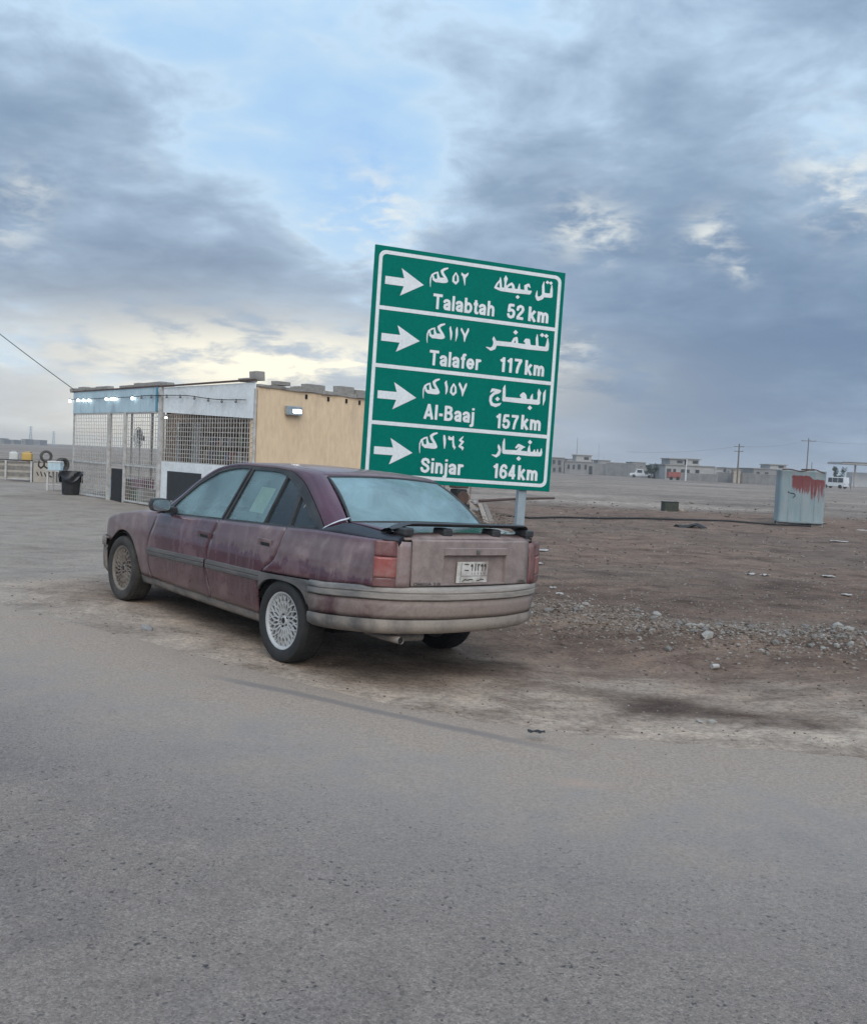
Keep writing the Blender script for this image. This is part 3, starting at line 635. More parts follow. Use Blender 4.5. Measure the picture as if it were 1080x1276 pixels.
def dusty(name, base, dust, amt, scale=5, rough=.7, tailk=.75, stretch=(1, 1, 1)):
    mt, N = mat_new(name); co = N.n('ShaderNodeTexCoord').outputs['Object']; x, y, z = N.n('ShaderNodeSeparateXYZ', {0: co}).outputs
    cs = N.n('ShaderNodeMapping', {'Vector': co, 'Scale': stretch}).outputs[0]
    n = N.noise(cs, scale, 7, .65, .3); f = N.noise(cs, scale*12, 3, .6)
    d = N.math('MULTIPLY', N.step(n, .22, .72), amt)
    tail = N.math('SUBTRACT', 1.0, N.step(x, -1.06, -.80)); d = N.math('ADD', d, N.math('MULTIPLY', tail, amt*tailk), True)
    c = N.mix(d, base, dust); c = N.mix(.3, c, N.ramp(f, [(.3, .65), (.7, 1.3)]), 'MULTIPLY')
    finish(N, c, rough, 0, f, .15, .004)
    return mt
def glass_mat(name, tint, dustc, dust, rough=.04):
    mt, N = mat_new(name); co = N.n('ShaderNodeTexCoord').outputs['Object']
    n = N.noise(co, 3.0, 6, .62, .5); 
    tr = N.n('ShaderNodeBsdfTransparent', {'Color': (*tint, 1)}); gl = N.n('ShaderNodeBsdfGlossy', {'Color': (.95, 1, 1, 1), 'Roughness': rough}); df = N.n('ShaderNodeBsdfDiffuse', {'Color': (*dustc, 1)})
    fr = N.n('ShaderNodeFresnel', {'IOR': 1.52}).outputs[0]
    a = N.n('ShaderNodeMixShader'); N.link(N.math('ADD', fr, .03), a.inputs[0]); N.link(tr.outputs[0], a.inputs[1]); N.link(gl.outputs[0], a.inputs[2])
    b = N.n('ShaderNodeMixShader'); N.link(N.math('MULTIPLY', N.ramp(n, [(.3, .55), (.7, 1.25)]), dust), b.inputs[0]); N.link(a.outputs[0], b.inputs[1]); N.link(df.outputs[0], b.inputs[2])
    o = N.n('ShaderNodeOutputMaterial'); N.link(b.outputs[0], o.inputs[0]); return mt
PAINT = car_paint()
DUST = (.25, .20, .185)
TRIM = dusty('faded_grey_trim', (.050, .052, .054), (.22, .19, .165), .42, 4, .6, tailk=.2, stretch=(1, 1, 5))
TRIM_R = dusty('dusty_rear_strip', (.075, .078, .08), (.34, .295, .255), .60, 4, .7, stretch=(1, 1, 5))
BUMP = dusty('dusty_bumper_paint', (.055, .012, .020), (.26, .205, .175), .80, 4, .65)
LIP = dusty('dusty_bumper_lip', (.06, .06, .062), (.31, .262, .22), .72, 5, .8)
NAVY = dusty('blue_black_primer', (.007, .010, .017), (.06, .06, .066), .3, 4, .6, tailk=.1)
BLACKTRIM = dusty('black_trim', (.010, .010, .011), (.10, .095, .09), .35, 7, .5)
GLASS_S = glass_mat('side_glass', (.78, .96, .96), (.34, .50, .52), .36)
GLASS_D = glass_mat('dark_quarter_glass', (.30, .36, .38), (.12, .16, .18), .16)
GLASS_R = glass_mat('rear_glass', (.6, .78, .80), (.27, .40, .42), .60, .12)
LAMP_R = dusty('tail_lamp_red', (.26, .016, .012), (.30, .17, .15), .75, 7, .3, tailk=.25)
LAMP_D = dusty('tail_lamp_dark', (.10, .010, .012), (.22, .13, .12), .65, 9, .35, tailk=.4)
LAMP_A = dusty('tail_lamp_smoked', (.17, .05, .045), (.26, .20, .185), .72, 6, .4)
SEAT = simple('seat_cloth', (.11, .115, .12), (.08, .085, .09), 20, .95)
SILVER = dusty('alloy_silver', (.44, .455, .46), (.27, .245, .22), .45, 14, .42)
MUDDY = dusty('alloy_muddy', (.22, .19, .16), (.14, .115, .095), .9, 14, .8)
TYRE = simple('tyre_rubber', (.016, .016, .017), (.026, .025, .024), 12, .8, 0, .3, .004)
TYRE_D = simple('tyre_rubber_dusty', (.028, .026, .024), (.06, .053, .047), 7, .9, 0, .3, .004)

plan = pchip([-1.0, -.95, -.85, -.6, -.2, .5, 1.5, 2.4, 2.9, 3.2, 3.35, 3.45], [.685, .765, .818, .84, .85, .855, .86, .85, .835, .795, .75, .70])
drop = pchip([.18, .3, .45, .55, .65, .75, .85, .92, 1.0], [-.07, -.03, -.008, 0, 0, -.008, -.025, -.045, -.075])
belt = pchip([-1.05, -.31, .14, 1.16, 1.91, 2.5, 3.04, 3.31, 3.45], [1.0, .989, .965, .918, .882, .85, .775, .70, .60])
def side_y(x, z): return plan(x)+drop(z)
def gh_y(x, z): zb = belt(x); return plan(x)+drop(zb)-.035-(z-zb)*.40-.10*max(0, -x-.1)
WX_R, WX_F, WZ, WR = .05, 2.78, .292, .302
def arch_z(x, xc, rx, rz, z0, p=2.6):
    t = abs(x-xc)/rx
    return z0 if t >= 1 else z0+rz*(1-t**p)**(1/p)

def build_car():
    root = bpy.data.objects.new('parked_car', None); COL.objects.link(root); root.empty_display_size = .5
    f = Vector((cyw, syw, CAR_P)).normalized(); l = Vector((-syw, cyw, CAR_Q)); up = f.cross(l).normalized(); l = up.cross(f)
    mw = Matrix((f, l, up)).transposed().to_4x4(); mw.translation = (CAR_X, CAR_Y, 0); root.matrix_world = mw
    tag(root, 'dusty maroon four door saloon car with a boot spoiler, parked on the dirt verge', 'car')
    def P(x, y, z): return (x, y, z)
    def side_patch(name, s, xf, xr, zb, zt, nu, nv, mat, off=0.0, parent=None, solid=.014, us=None, extra=None):
        """panel on the body side: x from xr(z) to xf(z), z from zb(x) to zt(x)"""
        rows = []
        for j in range(nv+1):
            t = j/nv; row = []
            for i in range(nu+1):
                u = us[i] if us else i/nu
                zz = .6
                for _ in range(6):
                    xx = lerp(xr(zz), xf(zz), u); zz = lerp(zb(xx), zt(xx), t)
                yy = side_y(xx, zz)+off+(extra(xx, zz) if extra else 0)
                row.append((xx, s*yy, zz))
            rows.append(row)
        return MB().grid(rows).build(name, mat, parent or root, smooth=True, out=(0, s, 0), solid=solid)
    g = .0055
    fd_f = pchip([.26, .404, .555, .799, .88], [2.155, 2.24, 2.246, 2.149, 2.13])
    fd_r = pchip([.26, .313, .516, .671, .92], [1.085, 1.102, 1.165, 1.154, 1.079])
    rd_r = pchip([.26, .378, .521, .605, .742, .957], [.370, .370, .371, .341, .183, .135])
    rarch = lambda x: arch_z(x, WX_R-.015, .345, .295, .290, 2.9)
    farch = lambda x: arch_z(x, WX_F+.005, .352, .36, .290, 2.1)
    stripz = pchip([-.3, .325, 1.168, 2.4], [.640, .610, .593, .557])
    belt_g = lambda x: belt(x)-.003
    for s in (1, -1):
        crease = lambda x, z: .004*math.exp(-((z-.80)/.02)**2)
        # sill, doors
        side_patch('sill', s, lambda z: 2.42, lambda z: .40, lambda x: .215+.02*sstep(x, .3, 1.2)*0, lambda x: .285, 24, 3, LIP, -.012)
        fd = side_patch('front_door', s, lambda z: fd_f(z)-g, lambda z: fd_r(z)+g, lambda x: .292, belt_g, 26, 22, PAINT, extra=crease)
        rd = side_patch('rear_door', s, lambda z: fd_r(z)-g, lambda z: rd_r(z)+g, lambda x: .292, belt_g, 24, 22, PAINT, extra=crease)
        # rub strips: a proud grey moulding on every door
        for par, xa, xb in ((fd, lambda z: fd_f(z)-.02, lambda z: fd_r(z)+.012), (rd, lambda z: fd_r(z)-.012, lambda z: .335)):
            rows = []
            for (dz, o) in ((.0, .0), (-.004, .014), (-.030, .016), (-.034, .011), (-.040, .011), (-.044, .016), (-.066, .014), (-.072, 0)):
                rows.append([(lambda xx: (xx, s*(side_y(xx, stripz(xx)+dz)+o), stripz(xx)+dz))(lerp(xb(.56), xa(.56), i/14)) for i in range(15)])
            MB().grid(rows).build('rub_strip', TRIM, par, smooth=True, out=(0, s, 0))
        # pull handles: recess plate and a dark flap
        for par, (xa, xb, zc) in ((fd, (1.345, 1.15, .783)), (rd, (.445, .25, .826))):
            yy = side_y((xa+xb)/2, zc)
            h = MB(); h.box(((xa+xb)/2, s*(yy+.004), zc+.004), (xa-xb, .012, .052)); hp = h.build('handle', PAINT, par, bevel=.008)
            h = MB(); h.box(((xa+xb)/2-.02, s*(yy+.010), zc-.008), (xa-xb-.075, .010, .024)); h.build('handle_recess', M_DARK, par, bevel=.004)
        # front wing with its wheel arch
        us = sorted(set([i/46 for i in range(47)]))
        fz = lambda x: max(farch(x), .285) if abs(x-WX_F) < .36 else (.285 if x < WX_F else .50)
        side_patch('front_wing', s, lambda z: 3.33, lambda z: fd_f(z)+g, fz, belt_g, 46, 16, PAINT, us=us)
        rows = []
        # rear quarter above the arch
        side_patch('quarter_panel', s, lambda z: rd_r(z)-g, lambda z: -.912, lambda x: stripz(x)+.006 if x > -.3 else stripz(-.3)+.006+.048*sstep(-x, .3, .95), lambda x: belt(x)-.002, 40, 16, PAINT, extra=crease)
        # grey arch moulding that carries the strip over the rear wheel
        rows = []
        xs = [lerp(.348, -.285, i/26) for i in range(27)]
        for k, (t, o) in enumerate(((0, .002), (.06, .016), (.9, .016), (1, .0))):
            rows.append([(xx, s*(side_y(xx, .6)+o), lerp(stripz(xx), min(rarch(xx), stripz(xx)-.022), t)) for xx in xs])
        MB().grid(rows).build('arch_moulding', TRIM, root, smooth=True, out=(0, s, 0), solid=.02)
        # inner arch liner + rear door/bumper joint
        for xc, az in ((WX_R, .30), (WX_F, .35)):
            mb = MB(); n = 20; rws = []
            for yy in (.845, .60, .42):
                rws.append([(xc+math.cos(R(24+132*k/n))*.365, s*yy, .28+math.sin(R(24+132*k/n))*az) for k in range(n+1)])
            mb.grid(rws).build('wheel_liner', M_DARK, root, smooth=True, out=lambda c: (xc-c.x, 0, .28-c.z))
        # belt ledge and dark weatherstrip below the glass
        rows = []
        for t, dz in ((0, .0), (.5, .006), (1, .004)):
            rows.append([(xx, s*lerp(side_y(xx, belt(xx)), gh_y(xx, belt(xx))-.004, t), belt(xx)-.003+dz) for xx in [lerp(2.12, -.93, i/40) for i in range(41)]])
        MB().grid(rows).build('waist_rail', BLACKTRIM, root, smooth=True, out=(0, 0, 1))
        # inner skin so that no light passes the shut lines
        mb = MB(); top = []; bot = []
        for i in range(61):
            xx = lerp(-.88, 3.30, i/60); zb_ = .24
            if xx < -.30 or xx > 3.1: zb_ = .50
            if abs(xx-WX_R) < .37: zb_ = .62
            if abs(xx-WX_F) < .37: zb_ = .64
            col = []
            for k in range(7):
                zz = lerp(zb_, belt(xx)-.03, k/6); col.append((xx, s*(side_y(xx, zz)-.032), zz))
            top.append(col)
        mb.grid(top).build('inner_skin', M_DARK, root, out=(0, s, 0))
        # ---- greenhouse side
        inn = [(2.10, .888), (1.89, 1.045), (1.70, 1.185), (1.47, 1.306), (1.156, 1.362), (.903, 1.370), (.624, 1.372), (.417, 1.362), (.30, 1.330), (.166, 1.274), (-.037, 1.150), (-.15, 1.070), (-.245, .990)]
        outp = [(2.22, .72, .90), (2.00, .672, 1.04), (1.79, .632, 1.185), (1.54, .592, 1.315), (1.22, .560, 1.385), (.92, .555, 1.398), (.62, .555, 1.400), (.36, .552, 1.398), (.14, .550, 1.386), (.03, .555, 1.355), (-.14, .585, 1.258), (-.28, .620, 1.165), (-.42, .657, 1.060)]
        NS = 48
        def along(lst, t):
            k = t*(len(lst)-1); i = min(int(k), len(lst)-2); fr = k-i
            p0, p1, p2, p3 = [lst[max(0, min(len(lst)-1, j))] for j in (i-1, i, i+1, i+2)]
            return [.5*((2*b)+(c-a)*fr+(2*a-5*b+4*c-d)*fr**2+(3*b-a-3*c+d)*fr**3) for a, b, c, d in zip(p0, p1, p2, p3)]
        I3 = [(q[0], gh_y(q[0], q[1]), q[1]) for q in (along(inn, i/NS) for i in range(NS+1))]; O3 = [along(outp, i/NS) for i in range(NS+1)]
        rows = []
        for k, t in enumerate((0, .12, .4, .7, .92, 1.0)):
            bulge = .014*math.sin(math.pi*t)
            rows.append([(lerp(a[0], b[0], t), s*(lerp(a[1], b[1], t)+bulge), lerp(a[2], b[2], t)+bulge*.6) for a, b in zip(I3, O3)])
        MB().grid(rows).build('side_frame', PAINT, root, smooth=True, out=(0, s, .3), solid=.012, angle=60)
        # black surround between the panes and the painted frame
        gin = [(2.05, .90), (1.862, 1.04), (1.69, 1.168), (1.453, 1.287), (1.145, 1.343), (.903, 1.347), (.624, 1.350), (.45, 1.324), (.33, 1.285), (.205, 1.222), (.08, 1.148), (-.05, 1.064), (-.178, .990)]
        GI = [along(gin, i/NS) for i in range(NS+1)]; IN2 = [along(inn, i/NS) for i in range(NS+1)]
        MB().grid([[(lerp(a[0], b[0], t), s*(gh_y(lerp(a[0], b[0], t), lerp(a[1], b[1], t))+.0015), lerp(a[1], b[1], t)) for a, b in zip(GI, IN2)] for t in (0, 1.05)]).build('window_surround', BLACKTRIM, root, smooth=True, out=(0, s, 0))
        # window panes with their black surrounds
        def pane(outline, nm, mat, par, off=-.012, fw=.022, frame=True):
            c = Vector((sum(p[0] for p in outline)/len(outline), sum(p[1] for p in outline)/len(outline)))
            n = len(outline)
            pts = [Vector(p) for p in outline]
            mb = MB(); mb.add([(p.x, s*(gh_y(p.x, p.y)+off), p.y) for p in pts]+[(c.x, s*(gh_y(c.x, c.y)+off), c.y)], [(k, (k+1) % n, n) for k in range(n)])
            gl = mb.build(nm, mat, par, out=(0, s, 0))
            if not frame: return gl
            def offs(d):
                o = []
                for k in range(n):
                    a, b, cc = pts[k-1], pts[k], pts[(k+1) % n]
                    e1 = (b-a).normalized(); e2 = (cc-b).normalized()
                    n1 = Vector((e1.y, -e1.x)); n2 = Vector((e2.y, -e2.x)); nn = (n1+n2).normalized()
                    if area < 0: nn = -nn
                    o.append(b+nn*d/max(.5, nn.dot(n1 if area > 0 else -n1)))
                return o
            area = sum(pts[k-1].x*pts[k].y-pts[k].x*pts[k-1].y for k in range(n))
            A = offs(.0); B = offs(fw)
            ring = [[(p.x, s*(gh_y(p.x, p.y)+off), p.y) for p in A], [(p.x, s*(gh_y(p.x, p.y)+.004), p.y) for p in A], [(p.x, s*(gh_y(p.x, p.y)+.004), p.y) for p in B], [(p.x, s*(gh_y(p.x, p.y)-.01), p.y) for p in B]]
            for r_ in ring: r_.append(r_[0])
            MB().grid(ring).build('window_frame', BLACKTRIM, gl if par is root else par, out=None)
            return gl
        bz = lambda x: belt(x)+.012
        W1 = [(2.03, bz(2.03)), (1.862, 1.04), (1.69, 1.168), (1.453, 1.287), (1.30, 1.322), (1.145, 1.343), (1.01, 1.348), (1.112, bz(1.1))]
        W2 = [(1.04, bz(1.04)), (.945, 1.345), (.70, 1.350), (.56, 1.348), (.487, 1.338), (.457, 1.328), (.21, bz(.21)+.002) , (.45, bz(.45))]
        W2 = [(1.04, bz(1.04)), (.945, 1.345), (.70, 1.350), (.56, 1.348), (.470, bz(.47)+.37), (.487-.02, 1.322), (.455, bz(.455))]
        # rear door light split by its divider bar
        W2 = [(1.035, bz(1.035)), (.940, 1.345), (.70, 1.350), (.56, 1.348), (.475, 1.334), (.415, bz(.415))] if False else [(1.035, bz(1.035)), (.940, 1.345), (.70, 1.350), (.56, 1.348), (.452, 1.326), (.500, bz(.5))]
        W3 = [(.475, bz(.475)), (.428, 1.318), (.33, 1.285), (.205, 1.222), (.172, bz(.172))]
        W4 = [(.140, bz(.14)), (.165, 1.196), (.08, 1.148), (-.05, 1.058), (-.178, bz(-.178))]
        pane(W1, 'door_glass', GLASS_S, fd); pane(W2, 'door_glass', GLASS_S, rd, fw=.020); pane(W3, 'door_glass', GLASS_D, rd, fw=.020)
        pane(W4, 'quarter_glass', GLASS_D, root, fw=.020)
        # black pillar between the doors
        rows = [[(xx, s*(gh_y(xx, zz)-.004), zz) for xx in (lerp(1.13, 1.02, (zz-.92)/.43), lerp(1.02, .935, (zz-.92)/.43))] for zz in [lerp(.915, 1.352, k/6) for k in range(7)]]
        MB().grid(rows).build('door_pillar', BLACKTRIM, root, smooth=True, out=(0, s, 0))
        # ---- door mirror
        mb = MB()
        rows = []
        for k, (t, rr) in enumerate(((0, .0), (.0, .72), (.05, .96), (.35, 1.0), (.75, .8), (1.0, .35), (1.0, 0))):
            row = []
            for a in range(17):
                an = 2*math.pi*a/16; ca, sa = math.cos(an), math.sin(an); e = 4
                q = (abs(ca)**e+abs(sa)**e)**(-1/e)
                row.append((1.83+t*.13, s*(.945+.092*rr*ca*q), .965+.058*rr*sa*q))
            rows.append(row)
        mr = mb.grid(rows).build('door_mirror', BLACKTRIM, root, smooth=True)
        mb = MB(); mb.box((1.90, s*.83, .925), (.10, .10, .05)); mb.build('mirror_arm', BLACKTRIM, mr, bevel=.01)
        mb = MB(); row = []
        for a in range(16):
            an = 2*math.pi*a/16; ca, sa = math.cos(an), math.sin(an); q = (abs(ca)**4+abs(sa)**4)**(-.25)
            row.append((1.8275, s*(.945+.080*ca*q), .965+.047*sa*q))
        mb.add(row, [tuple(range(16))]); mb.build('mirror_glass', GLASS_MIRROR, mr, out=(-1, 0, 0))
    # ---- bonnet, roof, screens
    rows = []
    for i in range(19):
        xx = lerp(2.26, 3.40, i/18); zs = belt(xx)-.004; ys = side_y(xx, belt(xx)); zc = zs+.058-.02*sstep(xx, 3.0, 3.45)
        rows.append([(xx+.05*(1-v*v)*sstep(xx, 2.9, 3.4)-.04*(1-v*v)*0, ys*v*.998, zs+(zc-zs)*(1-abs(v)**3.2)) for v in [k/12-1 for k in range(25)]])
    MB().grid(rows).build('bonnet', PAINT, root, smooth=True, out=(0, 0, 1), solid=.012)
    rows = []
    for i in range(17):
        t = i/16; xx = lerp(1.54, .03, t)
        ye = pchip([.03, .14, .36, .92, 1.22, 1.54], [.555, .550, .552, .555, .560, .592])(xx); ze = pchip([.03, .14, .36, .62, .92, 1.22, 1.54], [1.355, 1.386, 1.398, 1.400, 1.398, 1.385, 1.315])(xx)
        bow = .10*sstep(xx, 1.1, 1.54)-.05*(1-sstep(xx, .03, .3))
        rows.append([(xx+bow*(1-v*v), ye*v, ze+.022*(1-v*v)+(.012*sstep(xx, 1.3, 1.54))*(1-v*v)) for v in [k/10-1 for k in range(21)]])
    MB().grid(rows).build('roof', PAINT, root, smooth=True, out=(0, 0, 1), solid=.012)
    def screen(name, mat, base, top, nb=14, bow=.10, out=(1, 0, .5)):
        """curved screen between a base line and a top line given by (x, half width, z, bow)"""
        rows = []
        for i in range(9):
            t = i/8; xb, yb, zb_, bb = base; xt, yt, zt, tb = top
            rows.append([(lerp(xb, xt, t)+lerp(bb, tb, t)*(1-v*v)+.018*math.sin(math.pi*t)*(1 if bb > 0 else -1), lerp(yb, yt, t)*v, lerp(zb_, zt, t)+.02*math.sin(math.pi*t)+lerp(.018, .022, t)*(1-v*v)) for v in [k/nb*2-1 for k in range(nb+1)]])
        ob = MB().grid(rows).build(name, mat, root, smooth=True, out=out)
        # rubber seal
        loop = rows[0]+[r[-1] for r in rows[1:]]+rows[-1][::-1][1:]+[r[0] for r in rows[::-1][1:-1]]
        MB().tube(loop+[loop[0]], .011, 6, cap=False).build('screen_seal', BLACKTRIM, ob, smooth=True)
        return ob, rows
    screen('windscreen', GLASS_S, (2.225, .705, .905, .12), (1.545, .58, 1.315, .10))
    rwin, rrows = screen('rear_window', GLASS_R, (-.425, .640, 1.062, -.085), (.022, .540, 1.352, -.05), out=(-1, 0, .7))
    # boot lid: deck and tail panel
    rx = pchip([0, .3, .55, .63, .69, .74], [-1.058, -1.051, -1.028, -1.010, -.982, -.955])
    def tail_x(y, z): return rx(abs(y))+.10*(z-.69)*.55
    rows = []
    for i in range(13):
        t = i/12; 
        row = []
        for v in [k/12-1 for k in range(25)]:
            yy = lerp(.650, .612, t)*v; x0 = -.432-.085*(1-v*v); x1 = tail_x(yy, 1.0)+.012
            zz = lerp(1.066, 1.030, t**1.4)+lerp(.016, .012, t)*(1-v*v)-.018*sstep(t, .86, 1.0)
            row.append((lerp(x0, x1, t), yy, zz))
        rows.append(row)
    MB().grid(rows).build('boot_deck', PAINT, root, smooth=True, out=(0, 0, 1), solid=.012)
    ysl = sorted([-.562, -.5, -.42, -.34, -.302, -.298, -.29, -.2, -.1, 0, .1, .2, .29, .298, .302, .34, .42, .5, .562]); zsl = [.702, .712, .716, .722, .76, .82, .88, .900, .905, .912, .935, .955, .961, .98, 1.0, 1.012, 1.020]
    rows = []
    for zz in zsl:
        row = []
        for yy in ysl:
            xx = tail_x(yy, zz)
            if abs(yy) <= .2985 and .7155 <= zz <= .901: xx += .026
            if abs(yy) <= .2985 and .911 <= zz <= .956: xx -= .012
            if zz > 1.0: xx += .05*(zz-1.0)/.02*.4
            row.append((xx, yy, zz))
        rows.append(row)
    lid = MB().grid(rows).build('boot_lid', PAINT, root, smooth=True, out=(-1, 0, 0), solid=.012, angle=30)
    mb = MB(); mb.box((tail_x(0, .93)-.016, 0, .935), (.010, .030, .030)); mb.build('badge', TRIM, lid, bevel=.006)
    for txt, y0, y1, z0 in (('OMEGA', .545, .40, .708), ('2.0i', .385, .325, .708), ('OPEL', -.44, -.535, .708)):
        text_mb(txt, 0, abs(y0-y1), 0, .020, lambda u, v: (tail_x(y0-u, z0+v)-.004, y0-u, z0+v), bold=.02).build('lettering', BLACKTRIM, lid, out=(-1, 0, 0))
    # number plate, hung a little to the left of the middle
    px0 = tail_x(0, .79)+.010
    mb = MB(); mb.box((px0, .026, .791), (.006, .296, .146)); plate = mb.build('number_plate', PLATE, root, bevel=.002)
    def pm(x, y): return (px0-.0045, .026+.148-(x-190)/590*.296, .718+(560-y)/415*.146)
    dg = lambda x: [[(x-14, 225, 22), (x+4, 195, 26), (x+14, 225, 22), (x-8, 235, 16)], [(x+14, 220, 20), (x+10, 320, 14)]]
    st = dg(462)+[[(530, 185, 20), (534, 320, 18)]]+[[(580, 190, 20), (590, 215, 24), (612, 195, 18)], [(582, 210, 20), (588, 322, 14)]]+dg(655)+dg(718)
    st += [[(330, 190, 22), (395, 195, 24)], [(330, 305, 16), (395, 312, 24)], [(470, 360, 10), (470, 395, 10)], [(525, 360, 10), (525, 395, 10)], [(590, 360, 10), (590, 395, 10)], [(650, 360, 10), (650, 395, 10)], [(715, 360, 10), (715, 395, 10)]]
    st += [[(280, 422, 8), (765, 426, 8)], [(262, 170, 8), (262, 545, 8)], [(300, 525, 18), (330, 505, 18), (352, 488, 24), (380, 505, 18), (420, 500, 26), (455, 490, 22), (495, 498, 20)], [(575, 512, 16), (620, 515, 20), (650, 490, 20), (705, 500, 20)]]
    stroke_mesh(st, 5.0, pm).build('lettering', BLACKTRIM, plate, out=(-1, 0, 0))
    for s in (1, -1):
        # wrap-round tail lamp, two tones
        path = [(rx(y_), y_) for y_ in (.572, .60, .63)]+[(-.993, .668), (-.976, .700), (-.957, .733), (-.936, .768), (-.917, .797)]
        def lampz(k, t): return lerp(.694, .994, t)
        def seg(p, nm, mat, par, t0=0.0, t1=1.0):
            rows = []
            for t in [lerp(t0, t1, i/8) for i in range(9)]:
                b = .010*math.sin(math.pi*t)
                rows.append([(x+.055*(lampz(0, t)-.69)-b*.8, s*(y_+.2*b), lampz(0, t)) for x, y_ in p])
            return MB().grid(rows).build(nm, mat, par, smooth=True, out=(-1, s, 0), solid=.02)
        tl = seg(path[:4], 'tail_lamp', LAMP_A if s > 0 else LAMP_D, root); seg(path[3:], 'red_lens', LAMP_D, tl, .66, 1.0); seg(path[3:], 'red_lens', LAMP_R, tl, .20, .648); seg(path[3:], 'red_lens', LAMP_D, tl, 0, .188)
        # quarter top between lamp/boot and the flank: replaced panel in blue-black primer
        rows = []
        for i in range(17):
            xx = lerp(-.22, -.985, i/16); row = []
            yo = side_y(xx, belt(xx))+(.0 if xx > -.9 else .035*sstep(-xx, .9, .985)); zo = belt(xx)-.002
            if xx < -.42: yi = lerp(.662, .624, sstep(-xx, .42, .98)); zi = lerp(1.060, 1.026, sstep(-xx, .42, 1.0))
            else: k = (-.22-xx)/.20; yi = lerp(gh_y(xx, .995)-.006, .662, k); zi = lerp(.992, 1.060, k)
            for t in [k/8 for k in range(9)]:
                a = t*math.pi/2
                row.append((xx, s*lerp(yo, yi, t**1.15), lerp(zo, zi, math.sin(a)**.8)))
            rows.append(row)
        rows.append([(x-.004, y_*.985, z-.035) for x, y_, z in rows[-1]])
        MB().grid(rows).build('quarter_top', NAVY if s > 0 else PAINT, root, smooth=True, out=(0, s, 1), solid=.01)
        # white tape along the foot of the pillar
        if s > 0:
            a = [(-.245, gh_y(-.245, .985)+.012, .985), (-.30, .715, 1.020), (-.36, .688, 1.050), (-.43, .662, 1.074)]
            MB().grid([[(x, y_+.006, z+.010) for x, y_, z in a], [(x-.012, y_-.004, z+.026) for x, y_, z in a]]).build('tape_strip', TAPE, root, out=(0, 1, 1), solid=.003)
    # under-lamp sill between the lamps and the bumper
    path_full = [(-.30, .858), (-.45, .857), (-.62, .853), (-.76, .842), (-.85, .808), (-.915, .757), (-.968, .685), (-1.012, .59), (-1.050, .45), (-1.083, .31), (-1.094, .16), (-1.097, 0)]
    path_full += [(x, -y_) for x, y_ in path_full[::-1][1:]]
    def sweep(name, prof, mat, par, a=0, b=None, path=path_full, outn=None):
        pts = path[a:b]; rows = []
        nrm = []
        for i, (x, y_) in enumerate(pts):
            p0 = path[max(0, a+i-1)]; p1 = path[min(len(path)-1, a+i+1)]
            t = Vector((p1[0]-p0[0], p1[1]-p0[1])).normalized(); nrm.append(Vector((t.y, -t.x))*(-1 if outn else 1))
        for (o, z) in prof:
            row = []
            for (x, y_), n_ in zip(pts, nrm):
                dz = -.048*(1-sstep(-x, .30, .95))
                row.append((x+n_.x*o, y_+n_.y*o, z+dz))
            rows.append(row)
        return MB().grid(rows).build(name, mat, par, smooth=True, out=lambda c: (c.x-(-.3), c.y, 0), angle=50, solid=.012)
    # check which way the path normal points (outwards = -x at the middle)
    bmp = sweep('rear_bumper', [(.002, .602), (.004, .56), (.0, .51), (-.012, .478)], BUMP, root)
    sweep('bumper_strip', [(-.04, .696), (.004, .694), (.016, .684), (.018, .660), (.012, .656), (.012, .650), (.018, .646), (.018, .616), (.004, .606), (-.01, .605)], TRIM_R, bmp)
    sweep('bumper_lip', [(-.02, .476), (.004, .474), (.006, .440), (-.004, .402), (-.05, .375), (-.16, .362)], LIP, bmp)
    # spoiler: a wing on four feet
    rows = []
    for k in range(33):
        v = k/16-1; yy = .672*v; e = sstep(abs(v), .80, 1.0)
        zc = 1.100-.046*e+.006*(1-v*v); xc = -.925+.05*abs(v)**2.2+.02*e; ch = .088*(1-.35*e)
        row = []
        for a in range(12):
            an = 2*math.pi*a/12; row.append((xc+ch*math.cos(an), yy, zc+.015*math.sin(an)-.012*math.cos(an)*1.0+(-.004 if False else 0)))
        row.append(row[0]); rows.append(row)
    sp = MB().grid(rows).build('spoiler', BLACKTRIM_N, root, smooth=True)
    for yy in (.585, .235, -.235, -.585):
        mb = MB(); mb.box((-.935, yy, 1.058), (.12, .085, .052)); mb.build('spoiler_foot', BLACKTRIM_N, sp, bevel=.012)
    # front end: grille panel, lamps, bumper
    rows = []
    for zz in (.44, .52, .60, .66):
        rows.append([(3.44+.05*(1-v*v)-.25*max(0, abs(v)-.75), .74*v, zz) for v in [k/10-1 for k in range(21)]])
    MB().grid(rows).build('front_panel', PAINT, root, smooth=True, out=(1, 0, 0), solid=.015)
    for s in (1, -1):
        mb = MB(); mb.box((3.455, s*.52, .60), (.05, .34, .11), rz=-s*.12); mb.build('headlight', GLASS_MIRROR, root, bevel=.015)
    mb = MB(); mb.box((3.51, 0, .60), (.03, .62, .10)); mb.build('grille', BLACKTRIM, root, bevel=.01)
    fpath = [(3.14, .838), (3.26, .815), (3.38, .765), (3.46, .68), (3.52, .50), (3.56, .25), (3.57, 0)]; fpath += [(x, -y_) for x, y_ in fpath[::-1][1:]]
    rows = []
    for (o, z) in ((-.02, .545), (.012, .54), (.018, .50), (.016, .46), (.0, .455), (.0, .36), (-.01, .25), (-.05, .20)):
        rows.append([(x+o*.8, y_*(1+o*.9), z) for x, y_ in fpath])
    MB().grid(rows).build('front_bumper', LIP, root, smooth=True, out=lambda c: (c.x-3.0, c.y, 0), solid=.015)
